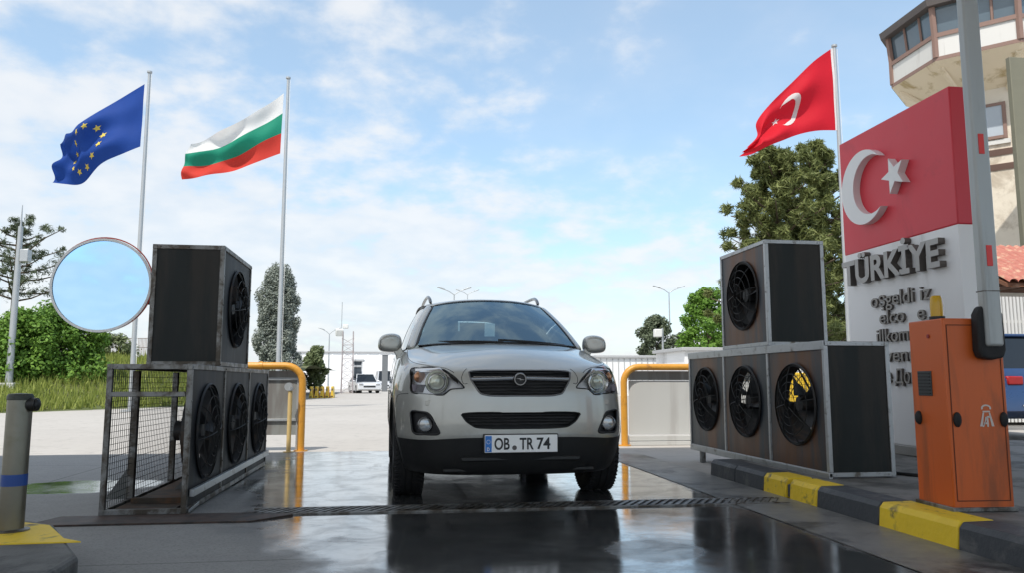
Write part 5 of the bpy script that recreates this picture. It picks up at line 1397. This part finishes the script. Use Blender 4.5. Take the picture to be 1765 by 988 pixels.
for k in (0, 1, 2, 7):
    n0, n1 = oc(2.12, k), oc(2.12, k+1); P = lambda f, z_, o=1.0: (*tuple(c*o for c in lerp(n0, n1, f)), z_)
    b = MB()
    for f0, f1, z0, z1 in ((.10, .18, 10.6, 12.1), (.82, .90, 10.6, 12.1), (.18, .82, 10.6, 10.72), (.18, .82, 11.98, 12.1)):
        b.poly([P(f0, z0, 1.02), P(f1, z0, 1.02), P(f1, z1, 1.02), P(f0, z1, 1.02)])
    wf = b.build('window', M_tb, t_, smooth=0, thick=-.06)
    b = MB(); b.poly([P(.18, 10.72, 1.004), P(.82, 10.72, 1.004), P(.82, 11.98, 1.004), P(.18, 11.98, 1.004)]); b.build('pane', M_tblind, wf, smooth=0)
    b = MB(); b.poly([P(.05, 10.38, 1.03), P(.95, 10.38, 1.03), P(.95, 10.56, 1.03), P(.05, 10.56, 1.03)]); b.build('sill', M_tw, wf, smooth=0, thick=-.12)
b = MB(); b.tube([(*oc(2.1, 0), 12.5), (*oc(2.7, 0), 12.5)], .09, 8); b.sph((*oc(2.7, 0), 12.45), .18, (1, 1, .8)); b.build('camera_dome', M_black, t_, smooth=60)
# brackets under the overhang
for k in range(8):
    b = MB(); p = Vector((*oc(RT-.3, k), zb0-.35)); q = Vector((*oc(2.15, k), 12.6)); b.tube([p, q], .11, 6); b.build('bracket', M_sof, t_, smooth=40)
pc = (21.565, 24.500, 8.263)
b = MB(); b.box((pc[0]-cxT+.75, pc[1]-cyT-.05, 6.3), (1.4, .2, 12.6)); b.build('pier', mat('olive concrete', (.17, .165, .12), .8, 0, .12, 2, bump=.3), t_, bevel=.02)

# ================================================================== SMALL TILED BUILDING AND WHITE FENCE ON THE RIGHT
p = (12.013, 14.500, 2.058)
t_ = thing('gatehouse', 'small white building with red tiled roof behind the barrier gate', 'building', (p[0], p[1], .149))
zt = (12.372, 14.500, 2.722)[2]-.149; zr = (12.410, 14.500, 3.171)[2]-.149
b = MB(); b.box((2.0, 1.5, zt/2), (3.9, 2.9, zt)); b.build('wall', mat('gatehouse wall', (.60, .58, .53), .75, 0, .06, 2), t_)
b = MB(); b.prism([(-.55, zt+.06), (-.55, zt+.14), (1.5, zr+.75), (3.5, zt+.14), (3.5, zt+.06), (1.5, zr+.62)], 'x', -.10, 4.2)
rf = b.build('roof', mat('roof boards', (.16, .065, .03), .7, 0, .15, 6), t_)
b = MB(); M_tile = mat('red roof tile', (.40, .14, .10), .7, 0, .22, 9, dirt=(.52, .33, .22), dscale=7, damt=.4, bump=.3)
for k in range(22):
    x0 = -.08+k*.195; rows = []
    for f in [i/9 for i in range(10)]:
        y = -.62+f*2.1; z_ = zt+.15+(zr+.76-zt-.14)*(f)+(.02 if int(f*9) % 2 else 0); rows.append([(x0+.0975+.0975*math.cos(a), y, z_+.07*math.sin(a)) for a in [PI*i/6 for i in range(7)]])
    b.grid(rows)
b.build('tiles', M_tile, rf, smooth=40)
b = MB()
for k in range(14): b.box((.05+k*.3, -.42, zt+.06), (.07, .5, .08))
b.build('rafters', mat('rafter wood', (.10, .05, .03), .8), rf)
b = MB()
q0 = (10.979, 13.200, 2.478)
t_ = thing('slat_fence', 'white vertical slat fence behind the barrier gate', 'fence', (q0[0]-.1, 13.2, .149)); hq = q0[2]-.149
for k in range(36): b.box((k*.075, 0, hq/2), (.045, .02, hq))
b.box((1.3, .02, hq*.25), (2.7, .03, .05)); b.box((1.3, .02, hq*.8), (2.7, .03, .05)); b.build('slats', M_tw, t_)
b = MB(); b.box((-.04, .02, hq/2), (.06, .06, hq+.05)); b.box((2.68, .02, hq/2), (.06, .06, hq+.05)); b.build('fence_post', M_tw, t_)
# yellow and white barrier cabinet standing in the yard behind the right fans (seen through the fan openings)
t_ = thing('yellow_cabinet', 'yellow cabinet on a white base seen through the nearest rusty fan opening', 'cabinet', ((5.912, 11.300, 0.534)[0], 11.3, .0))
b = MB(); b.box((.0, .25, .78), (1.15, .5, .50)); b.build('cabinet_body', M_yel, t_, bevel=.02)
b = MB(); b.box((.0, .25, .265), (1.10, .46, .53)); b.build('cabinet_base', M_white, t_, bevel=.02)
for xx in (-.2, .2):
    b = MB(); b.box((xx, -.003, .78), (.01, .012, .44)); b.build('door_seam', M_alud, t_)
t_ = thing('low_wall', 'low white wall left of the yellow cabinet behind the rusty fans', 'wall', ((5.184, 11.600, 0.528)[0], 11.6, .0))
b = MB(); b.box((0, .1, .26), (.9, .2, .52)); b.build('wall_body', M_white, t_, bevel=.01)
b = MB(); b.box((0, .1, .54), (.96, .26, .05)); b.build('coping', M_pan, t_, bevel=.01)
